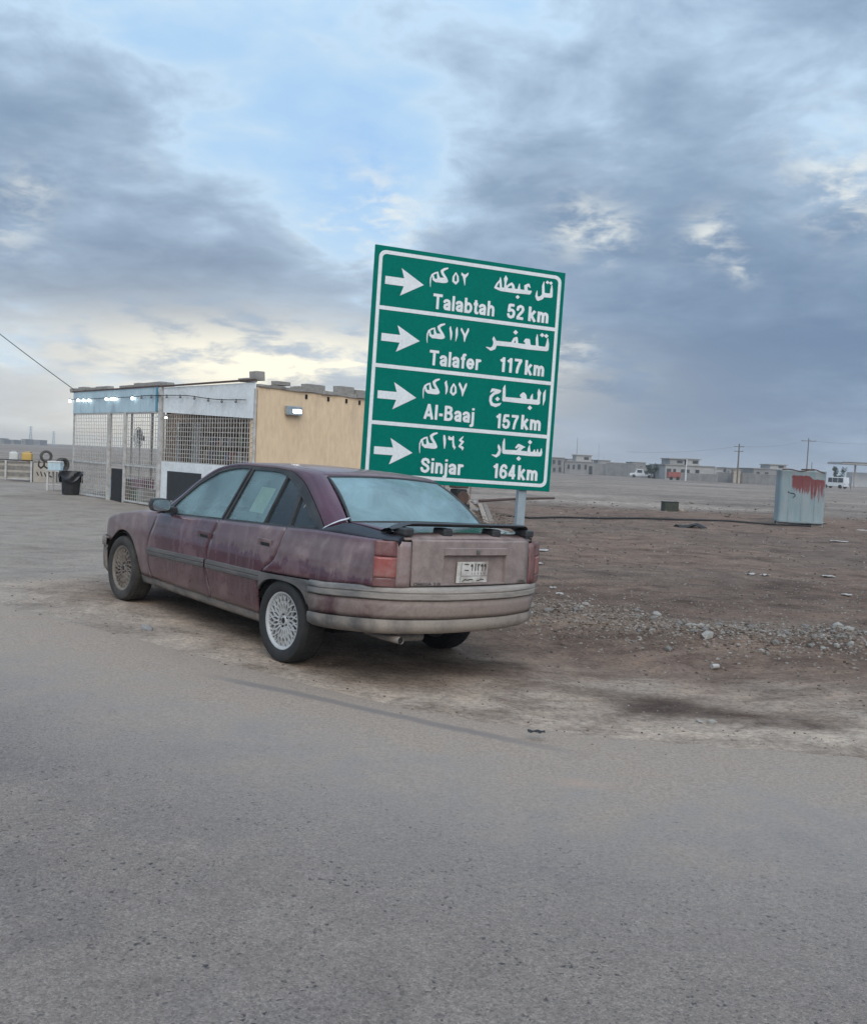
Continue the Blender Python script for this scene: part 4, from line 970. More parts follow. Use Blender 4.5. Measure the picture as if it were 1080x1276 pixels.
    # floor, bulkheads, interior
    mb = MB(); mb.box((1.45, 0, .245), (3.3, 1.10, .03)); mb.box((1.45, 0, .225), (1.95, 1.50, .03)); mb.box((-.62, 0, .56), (.60, 1.10, .22)); mb.box((2.95, 0, .48), (.75, 1.05, .42)); mb.build('underbody', M_DARK, root)
    rows = [[(x, y_, z) for y_ in (-.70, .70)] for x, z in ((-.20, .70), (-.25, .95), (-.47, 1.04))]
    MB().grid(rows).build('parcel_shelf', SEAT, root, out=(0, 0, 1))
    rows = [[(x, y_, z) for y_ in (-.72, -.3, .3, .72)] for x, z in ((2.25, .90), (1.85, .93), (1.78, .86), (1.80, .55))]
    MB().grid(rows).build('dashboard', SEAT, root, smooth=True, out=(-1, 0, 1), solid=.02)
    for s in (1, -1):
        mb = MB(); mb.box((1.15, s*.36, .46), (.50, .48, .16)); 
        M_ = Matrix.Rotation(R(-16), 3, 'Y'); mb.box((.86, s*.36, .78), (.13, .46, .56), M_); mb.box((.755, s*.36, 1.13), (.09, .24, .15), M_); mb.build('front_seat', SEAT, root, bevel=.03)
    mb = MB(); mb.box((.25, 0, .46), (.50, 1.25, .16)); mb.box((-.06, 0, .75), (.14, 1.25, .55), Matrix.Rotation(R(-20), 3, 'Y')); mb.build('rear_seat', SEAT, root, bevel=.03)
    mb = MB(); ring = [(1.62+.10*math.cos(2*math.pi*k/20)*.45, .36+.18*math.sin(2*math.pi*k/20), .93+.17*math.cos(2*math.pi*k/20)) for k in range(21)]
    mb.tube(ring, .013, 6, cap=False); mb.bar((1.62, .19, .93), (1.62, .53, .93), .03, .015); mb.bar((1.62, .36, .93), (1.80, .36, .84), .04); mb.build('steering_wheel', M_BLACK, root, smooth=True)
    # paper stuck inside the rear door window
    mb = MB(); y_ = lambda x, z: gh_y(x, z)-.022
    q = [(.80, 1.02), (.60, 1.02), (.56, 1.22), (.76, 1.22)]
    mb.add([(x, y_(x, z), z) for x, z in q], [(0, 1, 2, 3)]); mb.build('window_paper', PAPER, root, out=(0, 1, 0))
    # exhaust
    mb = MB(); mb.tube([(-.55, .52, .315), (-.80, .565, .325), (-1.00, .585, .338)], .024, 12, cap=False); ex = mb.build('exhaust_pipe', LIP, root, smooth=True); mb = MB(); mb.tube([(-.80, .565, .325), (-.992, .585, .338)], .020, 12); mb.build('pipe_mouth', M_DARK, ex)
    mb = MB(); mb.tube([(-.84, .52, .330), (-.84, .27, .322)], .034, 12); mb.build('silencer', LIP, root, smooth=True)
    # ---- wheels
    def wheel(xc, s, rim_mat, tyre_mat):
        w = bpy.data.objects.new('wheel', None); COL.objects.link(w); w.parent = root; w.empty_display_size = .1
        w.location = (xc, s*.745, WZ)
        if s < 0: w.rotation_euler = (0, 0, math.pi)
        prof = [(.206, -.085), (.225, -.098), (.262, -.104), (.288, -.097), (.300, -.078), (.302, -.03), (.302, .03), (.300, .078), (.288, .097), (.262, .104), (.225, .098), (.206, .085)]
        MB().lathe(prof, 48).build('tyre', tyre_mat, w, smooth=True)
        tr = MB()
        for k in range(60):
            a = 2*math.pi*k/60
            for yy, rot in ((-.045, .5), (.045, -.5), (0, .2)):
                c = Vector((math.cos(a)*.302, yy, math.sin(a)*.302)); M_ = Matrix.Rotation(-a, 3, 'Y')@Matrix.Rotation(rot, 3, 'X')
                tr.box(c, (.008, .036, .018), M_)
        tr.build('tread', tyre_mat, w)
        rim = MB().lathe([(.208, .070), (.213, .082), (.209, .089), (.200, .088), (.188, .076), (.182, .045), (.176, -.06), (.208, -.085)], 48).build('rim', rim_mat, w, smooth=True, out=lambda c: (-c.x, .6, -c.z))
        sp_ = MB(); NSP = 20
        for k in range(NSP):
            a = 2*math.pi*k/NSP
            for sg in (-1, 1):
                a2 = a+sg*.42
                am = a+sg*.20
                p0 = Vector((math.cos(a)*.052, .058, math.sin(a)*.052)); p1 = Vector((math.cos(am)*.118, .068, math.sin(am)*.118)); p2 = Vector((math.cos(a2)*.188, .068, math.sin(a2)*.188))
                dd = .0012*sg
                for u, v in ((p0, p1), (p1, p2)): sp_.bar(u+Vector((0, dd, 0)), v+Vector((0, dd, 0)), .0085, .016, up=(0, 1, 0))
        sp_.build('spoke_lattice', rim_mat, w)
        MB().lathe([(0, .072), (.030, .072), (.034, .068), (.036, .062), (.060, .058), (.064, .040), (.064, .0)], 24).build('hub', rim_mat, w, smooth=True)
        MB().lathe([(0, .0735), (.020, .0735), (.022, .0725)], 20).build('hub_badge', M_BLACK, w)
        for k in range(5):
            a = 2*math.pi*k/5; mb = MB(); mb.lathe([(0, .069), (.007, .069), (.008, .058)], 6, c=(math.cos(a)*.046, 0, math.sin(a)*.046)); mb.build('wheel_bolt', M_DARK, w)
        MB().lathe([(0, -.02), (.174, -.02)], 32).build('brake_disc', M_DARK, w)
        return w
    wheel(WX_R, 1, SILVER, TYRE); wheel(WX_F, 1, MUDDY, TYRE_D); wheel(WX_R, -1, MUDDY, TYRE); wheel(WX_F, -1, MUDDY, TYRE_D)
    return root
GLASS_MIRROR = simple('mirror_glass', (.55, .58, .60), (.5, .53, .55), 4, .06, .9, 0, .001)
PLATE = simple('plate_white', (.58, .55, .50), (.40, .36, .32), 14, .6, dirt=(.30, .25, .22))
TAPE = simple('white_tape', (.62, .64, .68), (.5, .52, .56), 12, .5)
PAPER = simple('yellowed_paper', (.55, .55, .36), (.45, .46, .32), 9, .9)
BLACKTRIM_N = dusty('spoiler_black', (.011, .012, .014), (.07, .07, .072), .30, 7, .5)
build_car()

# ------------------------------------------------------------------ the roadside kiosk
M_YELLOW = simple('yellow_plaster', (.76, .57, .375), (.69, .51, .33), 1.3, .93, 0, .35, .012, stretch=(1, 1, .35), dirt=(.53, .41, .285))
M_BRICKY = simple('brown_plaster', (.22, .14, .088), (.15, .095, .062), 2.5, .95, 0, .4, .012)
M_PALEBLUE = simple('pale_blue_sheet', (.46, .58, .62), (.40, .51, .56), 1.4, .55, 0, .1, .004, stretch=(2, 2, .4), dirt=(.30, .38, .42))
M_WHITEP = simple('chalky_white_panel', (.74, .75, .74), (.66, .67, .66), 1.5, .8, 0, .1, .004, dirt=(.55, .54, .51))
M_POST = simple('flaking_white_post', (.52, .51, .49), (.36, .34, .31), 6, .7, 0, .2, .005)
M_WIRE = simple('pale_wire', (.50, .48, .45), (.36, .32, .28), 12, .6)
M_BLUE = simple('blue_paint', (.10, .27, .36), (.08, .20, .28), 6, .6)
BULB_ON = emitter('lit_bulb', (.90, .98, 1.0), 6.0)
BULB_OFF = simple('unlit_bulb', (.14, .13, .13), (.10, .10, .10), 9, .3)
LED = emitter('lit_led', (1.0, .97, .92), 9.0)
KA = Vector((-10.64, 28.51, 0)); KRZ = math.atan2(-.7582, .6520)
KM_ = Matrix.Rotation(KRZ, 3, 'Z')
def kw(u, v, z=0.0): return KA+KM_@Vector((u, v, 0))+Vector((0, 0, z))
SB = Vector((-.179, .984, 0))               # direction of the yellow side wall in kiosk axes
KN = Vector((10.30, 0, 0))
def build_kiosk():
    root = empty('roadside_kiosk', KA, KRZ, 'flat roofed yellow kiosk with caged white and blue front, behind the car', 'kiosk')
    LB = 4.95; e = KN+SB*LB
    ang = math.atan2(SB.y, SB.x)
    mb = MB(); c = KN+SB*(LB/2)+Vector((-.13, .02, 0)); mb.box((c.x, c.y, 1.37), (LB, .24, 3.14), rz=ang); mb.build('side_wall', M_YELLOW, root)
    # crumbling parapet lip, in short lengths of mortar
    rng = random.Random(4)
    k = 0.0
    while k < LB-.1:
        L_ = rng.uniform(.25, .6); L_ = min(L_, LB-k); c = KN+SB*(k+L_/2)+Vector((-.12, .02, 0)); hh = rng.uniform(.05, .11)
        mb = MB(); mb.box((c.x, c.y, 2.94+hh/2), (L_-.008, .30+rng.uniform(-.03, .03), hh), rz=ang+rng.uniform(-.03, .03), jit=.012, rng=rng); mb.build('parapet_lip', M_CONC, root); k += L_
    # dark drain holes under the lip
    for k in (1.45, 2.15, 2.75, 3.2):
        c = KN+SB*k+Vector((.004, 0, 0)); mb = MB(); mb.box((c.x, c.y, 2.84), (.06, .02, .10), rz=ang); mb.build('drain_hole', M_DARK, root)
    # porch back wall with doorway, roof slabs (the side wall leans inwards towards the back)
    VB = 1.05
    mb = MB()
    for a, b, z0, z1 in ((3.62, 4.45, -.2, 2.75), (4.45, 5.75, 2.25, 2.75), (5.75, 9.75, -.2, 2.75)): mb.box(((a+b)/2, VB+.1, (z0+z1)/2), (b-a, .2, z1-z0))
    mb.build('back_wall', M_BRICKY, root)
    mb = MB(); mb.box((5.1, VB+.30, 1.0), (1.5, .04, 2.6)); mb.build('doorway', M_DARK, root)
    for uu in (4.48, 5.72):
        mb = MB(); mb.box((uu, VB-.03, 1.05), (.10, .05, 2.4)); mb.build('door_frame', M_GALV, root)
    mb = MB(); mb.box((5.45, VB-.02, 1.05), (.42, .03, 2.3)); mb.build('door_leaf', simple('grey_door', (.34, .36, .36), None, 4, .6), root)
    mb = MB(); q = [(3.5, .05), (10.02, .05), (9.30, 4.75), (3.5, 4.75)]; mb.add([(x, y, z) for z in (2.77, 2.89) for x, y in q], [(3, 2, 1, 0), (4, 5, 6, 7)]+[(k, (k+1) % 4, 4+(k+1) % 4, 4+k) for k in range(4)]); mb.build('roof_slab', M_CONC, root)
    mb = MB(); mb.box((1.55, .55, 3.02), (4.1, 1.0, .06)); mb.build('porch_roof', M_CONC, root)
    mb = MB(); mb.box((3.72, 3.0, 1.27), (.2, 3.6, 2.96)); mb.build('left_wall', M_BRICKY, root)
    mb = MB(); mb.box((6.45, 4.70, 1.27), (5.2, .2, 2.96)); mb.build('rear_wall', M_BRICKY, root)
    # fascia: pale blue sheets on the left, chalky white panel on the right
    us = [-.45, .70, 1.95, 3.15, 4.40, 5.35]
    for a, b in zip(us, us[1:]):
        mb = MB(); mb.box(((a+b)/2, -.03, 2.755), (b-a-.012, .03, .63)); mb.build('fascia_sheet', M_PALEBLUE, root)
    mb = MB(); mb.box((5.42, -.055, 2.76), (.10, .03, .62)); mb.build('blue_corner_trim', M_BLUE, root)
    mb = MB(); mb.add([(5.76, -.03, 2.42), (10.27, -.03, 2.25), (10.27, -.03, 3.03), (5.76, -.03, 3.04), (5.76, .0, 2.42), (10.27, .0, 2.25), (10.27, .0, 3.03), (5.76, .0, 3.04)], [(0, 1, 2, 3), (7, 6, 5, 4), (0, 4, 5, 1), (3, 2, 6, 7), (1, 5, 6, 2), (0, 3, 7, 4)])
    mb.build('fascia_panel', M_WHITEP, root)
    mb = MB(); mb.bar((5.55, -.045, 3.075), (10.3, -.045, 3.085), .05, .04); mb.build('roof_edge', M_RUST, root)
    mb = MB(); mb.bar((-.5, -.045, 3.085), (5.5, -.045, 3.09), .05, .03); mb.build('roof_edge', M_RUST, root)
    # posts
    for u, w, z1, mt in ((-.42, .05, 3.05, M_POST), (2.30, .09, 2.45, M_POST), (3.40, .08, 2.45, M_POST), (5.62, .13, 3.05, M_POST), (10.27, .05, 2.9, M_POST)):
        mb = MB(); mb.box((u, -.01, z1/2-.1), (w, w, z1+.2)); mb.build('post', mt, root, bevel=.006)
    for u in (-.40, 1.2, 2.6): 
        mb = MB(); mb.box((u, 1.1, 1.4), (.06, .06, 3.1)); mb.build('rear_post', M_POST, root)
    mb = MB(); mb.bar((-.4, 1.1, 1.0), (3.6, 1.1, 1.0), .04); mb.bar((-.4, 1.1, .15), (3.6, 1.1, .15), .04); mb.bar((-.45, -.01, 2.435), (5.6, -.01, 2.435), .05); mb.build('rail', M_POST, root)
    # wire cages
    def cage(u0, u1, z0, z1, du, dz, mt, r=.0065, wob=.0):
        mb = MB(); n = int((u1-u0)/du); m_ = int((z1-z0)/dz); rg = random.Random(int(u0*10))
        for i in range(n+1):
            u = lerp(u0, u1, i/n); mb.bar((u+rg.uniform(-wob, wob), .0, z0), (u+rg.uniform(-wob, wob), .0, z1), r*2)
        for j in range(m_+1):
            z = lerp(z0, z1, j/m_); mb.bar((u0, .013, z+rg.uniform(-wob, wob)), (u1, .013, z+rg.uniform(-wob, wob)), r*2)
        mb.build('wire_cage', mt, root)
    cage(-.38, 2.24, .05, 2.40, .13, .10, M_WIRE, .0055, .006); cage(2.36, 3.35, 1.0, 2.40, .13, .10, M_WIRE, .0055, .006); cage(3.46, 5.54, .05, 2.40, .13, .10, M_WIRE, .0065, .008); cage(5.72, 10.22, 1.20, 2.36, .125, .098, M_WIRE, .0075, .012)
    for u0, u1 in ((-.38, 2.24), (3.44, 5.55)):
        mb = MB()
        for a, b in (((u0, -.02, .06), (u1, -.02, .06)), ((u0, -.02, 1.02), (u1, -.02, 1.02)), ((u0, -.02, .06), (u0, -.02, 2.4)), ((u1, -.02, .06), (u1, -.02, 2.4))): mb.bar(a, b, .045)
        mb.build('gate_frame', M_POST, root)
    # low front wall of the right half with a dark hatch
    mb = MB(); mb.box((7.98, .02, .48), (4.50, .10, 1.42)); mb.build('low_wall', M_WHITEP, root)
    mb = MB(); mb.box((7.05, -.05, .60), (1.75, .04, .72)); mb.build('hatch', simple('charcoal_board', (.025, .027, .03), None, 5, .7), root)
    mb = MB(); mb.box((2.85, .06, .42), (.95, .03, .95)); mb.build('dark_board', M_BLACK, root)
    # flood light on the yellow wall
    c = KN+SB*1.03+Vector((.02, 0, 0))
    fl = empty('flood_light', kw(c.x, c.y, 2.49), KRZ+ang+math.pi, 'small lit flood light fixed high on the yellow side wall', 'light')
    mb = MB(); mb.box((0, .05, 0), (.44, .10, .20)); mb.build('housing', M_GALV, fl, bevel=.01)
    mb = MB(); mb.box((-.06, .104, -.01), (.24, .012, .07)); mb.build('led_panel', LED, fl)
    fl2 = empty('tube_light', kw(4.35, .6, 2.33), KRZ, 'short lit tube light hanging inside the cage', 'light')
    mb = MB(); mb.box((0, 0, 0), (.45, .05, .05)); mb.build('tube', LED, fl2); mb = MB(); mb.box((0, 0, .045), (.5, .07, .03)); mb.build('bracket', M_GALV, fl2); mb = MB(); mb.bar((0, 0, .06), (0, 0, .66), .015); mb.build('hanger', M_BLACK, fl2)
    # string of bulbs across the fascia
    sl = empty('light_string', kw(0, -.09, 0), KRZ, 'string of round bulbs along the kiosk fascia, the left ones lit', 'lights')
    pts = []
    for i in range(41):
        u = lerp(-.6, 10.0, i/40); pts.append((u, 0, 2.86-.02*abs(math.sin(u*1.3))-(.20*sstep(u, 5.8, 10) if u > 5.8 else 0)))
    MB().tube(pts, .010, 5).build('cable', M_BLACK, sl)
    cz = lambda u: 2.86-.02*abs(math.sin(u*1.3))-(.20*sstep(u, 5.8, 10) if u > 5.8 else 0)
    def bulb(u, on, r=.040):
        mb = MB(); mb.lathe([(0, -r), (r*.6, -r*.8), (r, 0), (r*.8, r*.6), (r*.4, r*1.2)], 12, axis='Z', c=(u, -.02, cz(u)-.045)); b = mb.build('bulb', BULB_ON if on else BULB_OFF, sl, smooth=True)
        mb = MB(); mb.lathe([(r*.45, r*1.1), (r*.45, r*1.9), (0, r*1.9)], 8, axis='Z', c=(u, -.02, cz(u)-.045)); mb.build('socket', M_BLACK, b)
    for u in (-.55, .10, .55, .95, 2.25, 2.62, 2.85, 4.02): bulb(u, True)
    for u in (4.6, 5.2, 6.1, 6.85, 7.6, 8.3, 8.95, 9.6): bulb(u, False, .032)
    # blocks weighing down the roof
    mk = None
    bl = MB(); bl.box((0, 0, .10), (.40, .20, .19), jit=.008, rng=rng); proto = bl.build('concrete_block', M_CONC, None, bevel=.008)
    tag(proto, 'rough grey concrete block in the row along the far left roof edge of the kiosk', 'block', 'blocks lining the kiosk roof edge'); first = True
    rowA = [(-.80+.42*i, 3.09) for i in range(7)]; rowB = [(3.05+.43*i, 3.09) for i in range(7)]
    for u, z in rowA+rowB:
        o = proto if first else proto.copy()
        if not first: COL.objects.link(o)
        first = False
        o.location = kw(u, .12+rng.uniform(-.03, .03), z-.005); o.rotation_euler = (0, 0, KRZ+rng.uniform(-.08, .08)); o.scale = (1, 1, rng.uniform(.45, .75))
        if u > 2.9: tag(o, 'rough grey concrete block in the row above the blue fascia beside the corner post', 'block', 'blocks above the blue fascia')
    def single(u, v, z, sc, rz, lab):
        o = proto.copy(); COL.objects.link(o); o.location = kw(u, v, z); o.rotation_euler = (0, 0, KRZ+rz); o.scale = sc; tag(o, lab, 'block', None)
        if 'group' in o: del o['group']
    single(10.05, .14, 3.09, (.62, 1.2, 1.0), .1, 'upright concrete block standing on the corner of the white panel')
    single(9.45, .25, 3.085, (1.1, 1.2, .42), 0, 'thin flat concrete slab lying left of the upright corner block')
    c = KN+SB*.75; single(c.x-.1, c.y, 3.03, (.9, 1.2, .45), ang, 'thin broken slab lying on the front end of the yellow wall top')
    c = KN+SB*1.75; single(c.x-.12, c.y, 3.02, (1.3, 1.3, .62), ang, 'single concrete block on the yellow wall top above the flood light')
    c = KN+SB*2.75; single(c.x-.12, c.y, 3.02, (1.15, 1.3, .85), ang, 'taller of two touching concrete blocks on the yellow wall top')
    c = KN+SB*3.22; single(c.x-.12, c.y, 3.02, (.85, 1.3, .62), ang, 'lower of two touching concrete blocks on the yellow wall top, nearer the sign')
    # goods and a fan behind the gate
    for i, (u, v, z, sx, sz, colr, lab) in enumerate(((2.65, .45, 0, .45, .34, (.35, .10, .16), 'pink carton on the floor behind the caged gate'), (3.2, .5, 0, .5, .30, (.06, .25, .16), 'green carton on the floor behind the caged gate'), (3.8, .45, 0, .45, .36, (.40, .40, .38), 'pale carton behind the gate beside the corner post'),
              (2.85, .5, .345, .42, .26, (.10, .10, .13), 'dark carton stacked on the pink carton'), (3.52, .48, .365, .5, .26, (.26, .12, .20), 'mauve carton stacked over the green and pale cartons'))):
        mb = MB(); mb.box((0, 0, sz/2), (sx, .36, sz)); mb.box((0, -.183, sz*.55), (sx*.6, .006, sz*.3)); 
        o = mb.build('carton', simple('carton_%d' % i, colr, None, 5, .8), None, bevel=.006); tag(o, lab, 'carton', 'cartons behind the gate'); o.location = kw(u, v, z+.02+hgt(*kw(u, v).xy)); o.rotation_euler = (0, 0, KRZ+.08*(i-2))
    shelf = empty('goods_shelf', kw(7.6, .82, hgt(*kw(7.6, .82).xy)), KRZ, 'dark shelf rack with small goods behind the right hand cage', 'shelf')
    for u in (-1.2, 0, 1.2): mb = MB(); mb.box((u, 0, 1.0), (.05, .28, 2.0)); mb.build('upright', M_RUST, shelf)
    for z in (1.25, 1.62, 1.98): mb = MB(); mb.box((0, 0, z), (2.5, .30, .03)); mb.build('shelf_board', M_WOOD, shelf)
    rs_ = random.Random(6); gm = [simple('goods_%d' % i, c_, None, 6, .7) for i, c_ in enumerate(((.30, .06, .05), (.08, .14, .26), (.34, .30, .20), (.10, .20, .10), (.40, .40, .40), (.05, .05, .06)))]
    for z in (1.265, 1.635):
        u = -1.12
        while u < 1.05:
            w_ = rs_.uniform(.10, .26); h_ = rs_.uniform(.14, .28)
            if rs_.random() < .8:
                pk = MB().box((0, 0, h_/2), (w_*.92, .2, h_)).build('packet', gm[rs_.randrange(6)], None, bevel=.008); pk.location = kw(7.6+u+w_/2, .82, hgt(*kw(7.6, .82).xy)+z); pk.rotation_euler = (0, 0, KRZ); tag(pk, 'small packet on the goods shelf behind the right hand cage', 'packet', 'packets on the kiosk shelf')
            u += w_
    fan = empty('pedestal_fan', kw(2.85, .65, hgt(*kw(2.85, .65).xy)), KRZ, 'round grey pedestal fan standing behind the wire cage', 'fan')
    mb = MB(); mb.tube([(0, 0, .02), (0, 0, 1.75)], .022, 8); mb.build('pole', M_GALV, fan); mb = MB(); mb.lathe([(0, .05), (.2, .04), (.22, 0), (0, 0)], 20, axis='Z'); mb.build('base', M_GALV, fan)
    mb = MB()
    for rr in (.30, .22, .14, .07): mb.tube([(rr*math.cos(2*math.pi*k/24), -.06, 1.78+rr*math.sin(2*math.pi*k/24)) for k in range(25)], .008, 5, cap=False)
    for k in range(24): a = 2*math.pi*k/24; mb.bar((.06*math.cos(a), -.07, 1.78+.06*math.sin(a)), (.30*math.cos(a), -.06, 1.78+.30*math.sin(a)), .006)
    mb.build('guard', M_GALV, fan)
    for k in range(3): 
        a = 2*math.pi*k/3; mb = MB(); mb.box((.15*math.cos(a), .0, 1.78+.15*math.sin(a)), (.24, .012, .17), Matrix.Rotation(-a, 3, 'Y')@Matrix.Rotation(.4, 3, 'X')); mb.build('blade', M_GALV, fan)
    mb = MB(); mb.lathe([(0, -.05), (.06, -.04), (.07, .1), (0, .14)], 14, c=(0, 0, 1.78)); mb.build('motor', M_BLACK, fan)
build_kiosk()

# service cable from a pole to the kiosk
def sag(a, b, s, n=16): return [Vector(a).lerp(Vector(b), i/n)-Vector((0, 0, 4*s*(i/n)*(1-i/n))) for i in range(n+1)]
a = kw(-.55, 0, 3.16); b = Vector((-17.4, 28.8, 7.9))
o = MB().tube(sag(a, b, .12), .012, 5).build('power_cable', M_BLACK, None); tag(o, 'thin black cable sloping down to the left end of the kiosk roof', 'cable')
pl = empty('cable_pole', (-17.4, 28.8, hgt(-17.4, 28.8)), 0, 'wooden pole at the far left carrying the kiosk cable', 'pole')
MB().tube([(0, 0, -.3), (0, 0, 8.2)], [.12, .09], 10).build('pole_shaft', M_WOOD, pl, smooth=True); MB().box((0, 0, 7.9), (1.4, .09, .11)).build('cross_arm', M_WOOD, pl)

# ------------------------------------------------------------------ yard on the left: fence, painted wall, cans, tyres, table, bin
M_MUD = simple('pale_board', (.40, .355, .30), (.32, .28, .24), 3, .9)
M_WHITEPL = simple('white_plastic', (.58, .57, .54), (.48, .47, .44), 5, .6)
M_YPL = simple('yellow_plastic', (.55, .36, .10), (.46, .29, .08), 5, .6)
M_FENCE = simple('grey_fence_board', (.24, .22, .19), (.15, .14, .125), 6, .9)
def yard():
    Yf = 37.4
    x0, x1 = at(-8, 590, Yf).x, at(41, 590, Yf).x
    fz = at(5, 573, Yf).z
    root = empty('board_fence', (x0, Yf, 0), 0, 'low grey board fence with pale posts at the left edge', 'fence')
    L_ = x1-x0; rg = random.Random(8)
    for u in (.0, L_*.32, L_*.97):
        mb = MB(); mb.box((u, -.04, fz/2-.1), (.07, .06, fz+.25)); mb.build('post', M_POST, root)
    nb = 8
    for j in range(nb):
        z = .06+(fz-.10)*j/nb
        for (a, b) in ((.0, L_*.32), (L_*.32, L_*.97)):
            mb = MB(); mb.box(((a+b)/2, .01, z+.04), (b-a-.02, .02, (fz/nb)*.86), M=Matrix.Rotation(rg.uniform(-.02, .02), 3, 'Y')); mb.build('board', M_FENCE if (j % 3) else M_MUD, root)
    mb = MB(); mb.bar((0, -.05, fz+.02), (L_, -.05, fz+.02), .05, .035); mb.build('top_rail', M_BLACK, root)
    mb = MB(); mb.bar((0, -.05, .06), (L_, -.05, .06), .05, .035); mb.build('bottom_rail', M_POST, root)
    # painted board wall with dark scribble
    a, b = at(42, 590, Yf).x, at(70, 590, Yf).x; zt = at(55, 577, Yf).z
    pw = empty('painted_board', (a, Yf-.05, 0), 0, 'pale board panel with dark scribbled graffiti, right of the fence', 'panel')
    mb = MB(); mb.box(((b-a)/2, .03, zt/2-.08), (b-a, .05, zt+.16)); mb.build('board', M_MUD, pw)
    st = [[(10, 22, 3), (9, 14, 3), (14, 10, 3), (20, 14, 3), (21, 22, 3)], [(21, 22, 3), (22, 13, 3), (28, 10, 3), (33, 14, 3), (33, 22, 3)], [(38, 22, 3), (42, 16, 3), (40, 10, 3)], [(6, 2, 2.4), (9, -3, 2.4)], [(14, 3, 2.4), (17, -4, 2.4)], [(22, 2, 2.4), (25, -4, 2.4)], [(33, 3, 2.4), (30, -2, 2.4), (37, -5, 2.4)]]
    sx = (b-a)/48; stroke_mesh(st, .8, lambda x, y: ((x+2)*sx, -.0015, zt*.66+(y-8)*.022)).build('graffiti', M_BLACK, pw, out=(0, -1, 0))
    # bench behind the fence carrying the cans and a tyre
    zb = fz-.02
    bn = empty('plank_bench', (x0+1.2, Yf+.45, 0), 0, 'plank bench behind the board fence carrying cans and tyres', 'bench')
    bl = at(72, 590, Yf+.45).x-x0-1.2
    mb = MB(); mb.box((bl/2, 0, zb-.025), (bl, .40, .05)); mb.build('bench_top', M_WOOD, bn)
    for u in (.1, bl/2, bl-.1): mb = MB(); mb.box((u, 0, zb/2-.1), (.06, .30, zb+.15)); mb.build('leg', M_WOOD, bn)
    def can(px, pz, w, h, mt, lab):
        c = at(px, 570, Yf+.45); r = empty('jerry_can', (c.x, Yf+.45, zb), .1, lab, 'can')
        mb = MB(); mb.box((0, 0, h*.47), (w, w*.6, h*.94)); mb.build('body', mt, r, bevel=.04)
        mb = MB(); mb.tube([(-w*.28, 0, h*.93), (-w*.2, 0, h*1.03), (w*.2, 0, h*1.03), (w*.28, 0, h*.93)], .018, 6); mb.build('handle', mt, r, smooth=True); mb = MB(); mb.lathe([(.04, h*.92), (.04, h*1.0), (0, h*1.0)], 10, axis='Z', c=(w*.34, 0, 0)); mb.build('cap', M_BLACK, r)
    can(17.5, 0, .34, .36, M_WHITEPL, 'white plastic can standing above the board fence'); can(34, 0, .38, .36, M_YPL, 'yellow plastic can standing above the board fence')
    def tyre(px, Y, z, r, yaw, tilt, lab):
        c = at(px, 570, Y); rt = empty('old_tyre', (c.x, Y, z), yaw, lab, 'tyre')
        t = MB().lathe([(r*.62, -.07), (r*.8, -.095), (r*.95, -.085), (r, -.05), (r, .05), (r*.95, .085), (r*.8, .095), (r*.62, .07)], 28, c=(0, 0, r), closed=True).build('carcass', TYRE_D if False else M_TYREOLD, rt, smooth=True)
        mb = MB()
        for k in range(28): a_ = 2*math.pi*k/28; mb.box((r*math.cos(a_), 0, r+r*math.sin(a_)), (.012, .15, .03), Matrix.Rotation(-a_, 3, 'Y'))
        mb.build('tread', M_TYREOLD, rt)
    tyre(57.5, Yf+.45, zb, .23, .55, 0, 'worn tyre standing upright on the bench beside the yellow can')
    tyre(78, 30.6, .62, .22, 1.1, 0, 'small worn tyre standing behind the pale cool box')
    # table with a cool box
    c = at(80, 590, 30.2); tb = empty('metal_table', (c.x, 30.2, hgt(c.x, 30.2)), .05, 'white legged metal table beside the black bin', 'table')
    tw = .95; hz = .62
    mb = MB(); mb.box((0, 0, hz), (tw, .6, .035)); mb.build('table_top', M_POST, tb)
    for sx_ in (-1, 1):
        for sy in (-1, 1): mb = MB(); mb.box((sx_*(tw/2-.05), sy*.25, hz/2-.02), (.05, .05, hz+.02)); mb.build('leg', M_POST, tb)
    for sy in (-1, 1): mb = MB(); mb.bar((-tw/2, sy*.25, .2), (tw/2, sy*.25, .2), .03); mb.build('stretcher', M_POST, tb)
    cb = empty('cool_box', (at(70, 573, 30.2).x, 30.15, hz+.018+hgt(c.x, 30.2)), .1, 'pale blue cool box on the white legged table', 'box')
    mb = MB(); mb.box((0, 0, .12), (.40, .28, .24)); mb.build('body', M_PALEBLUE, cb, bevel=.02); mb = MB(); mb.box((0, 0, .265), (.42, .30, .05)); mb.build('lid', M_WHITEPL, cb, bevel=.015)
    g = G(88, 617); bn2 = empty('rubbish_bin', (g.x, g.y, hgt(g.x, g.y)), .3, 'black plastic rubbish bin with a bag over its rim near the kiosk', 'bin')
    MB().lathe([(0, .01), (.24, .01), (.28, .62), (.31, .64), (.31, .68), (.28, .68), (.25, .1)], 24, axis='Z').build('drum', M_BLACK, bn2, smooth=True)
    rows = []; rg2 = random.Random(3)
    for j in range(7):
        t = j/6; rows.append([((.325+.03*math.sin(5*a_+j)+.02*rg2.random())*math.cos(a_), (.325+.03*math.sin(5*a_+j)+.02*rg2.random())*math.sin(a_), .70-.36*t*(.7+.3*math.sin(3*a_))) for a_ in [2*math.pi*k/24 for k in range(24)]]); rows[-1].append(rows[-1][0])
    MB().grid(rows).build('bag', M_BAG, bn2, smooth=True)
    # small pile of wire panels leaning by the cage
    g = G(108, 615); wp = empty('wire_panel', (g.x, g.y, hgt(g.x, g.y)), KRZ, 'pale wire panel leaning on the left end of the cage', 'panel')
    mb = MB()
    for i in range(9): mb.bar((i*.11-.44, 0, .02), (i*.11-.44, .16, .95), .014)
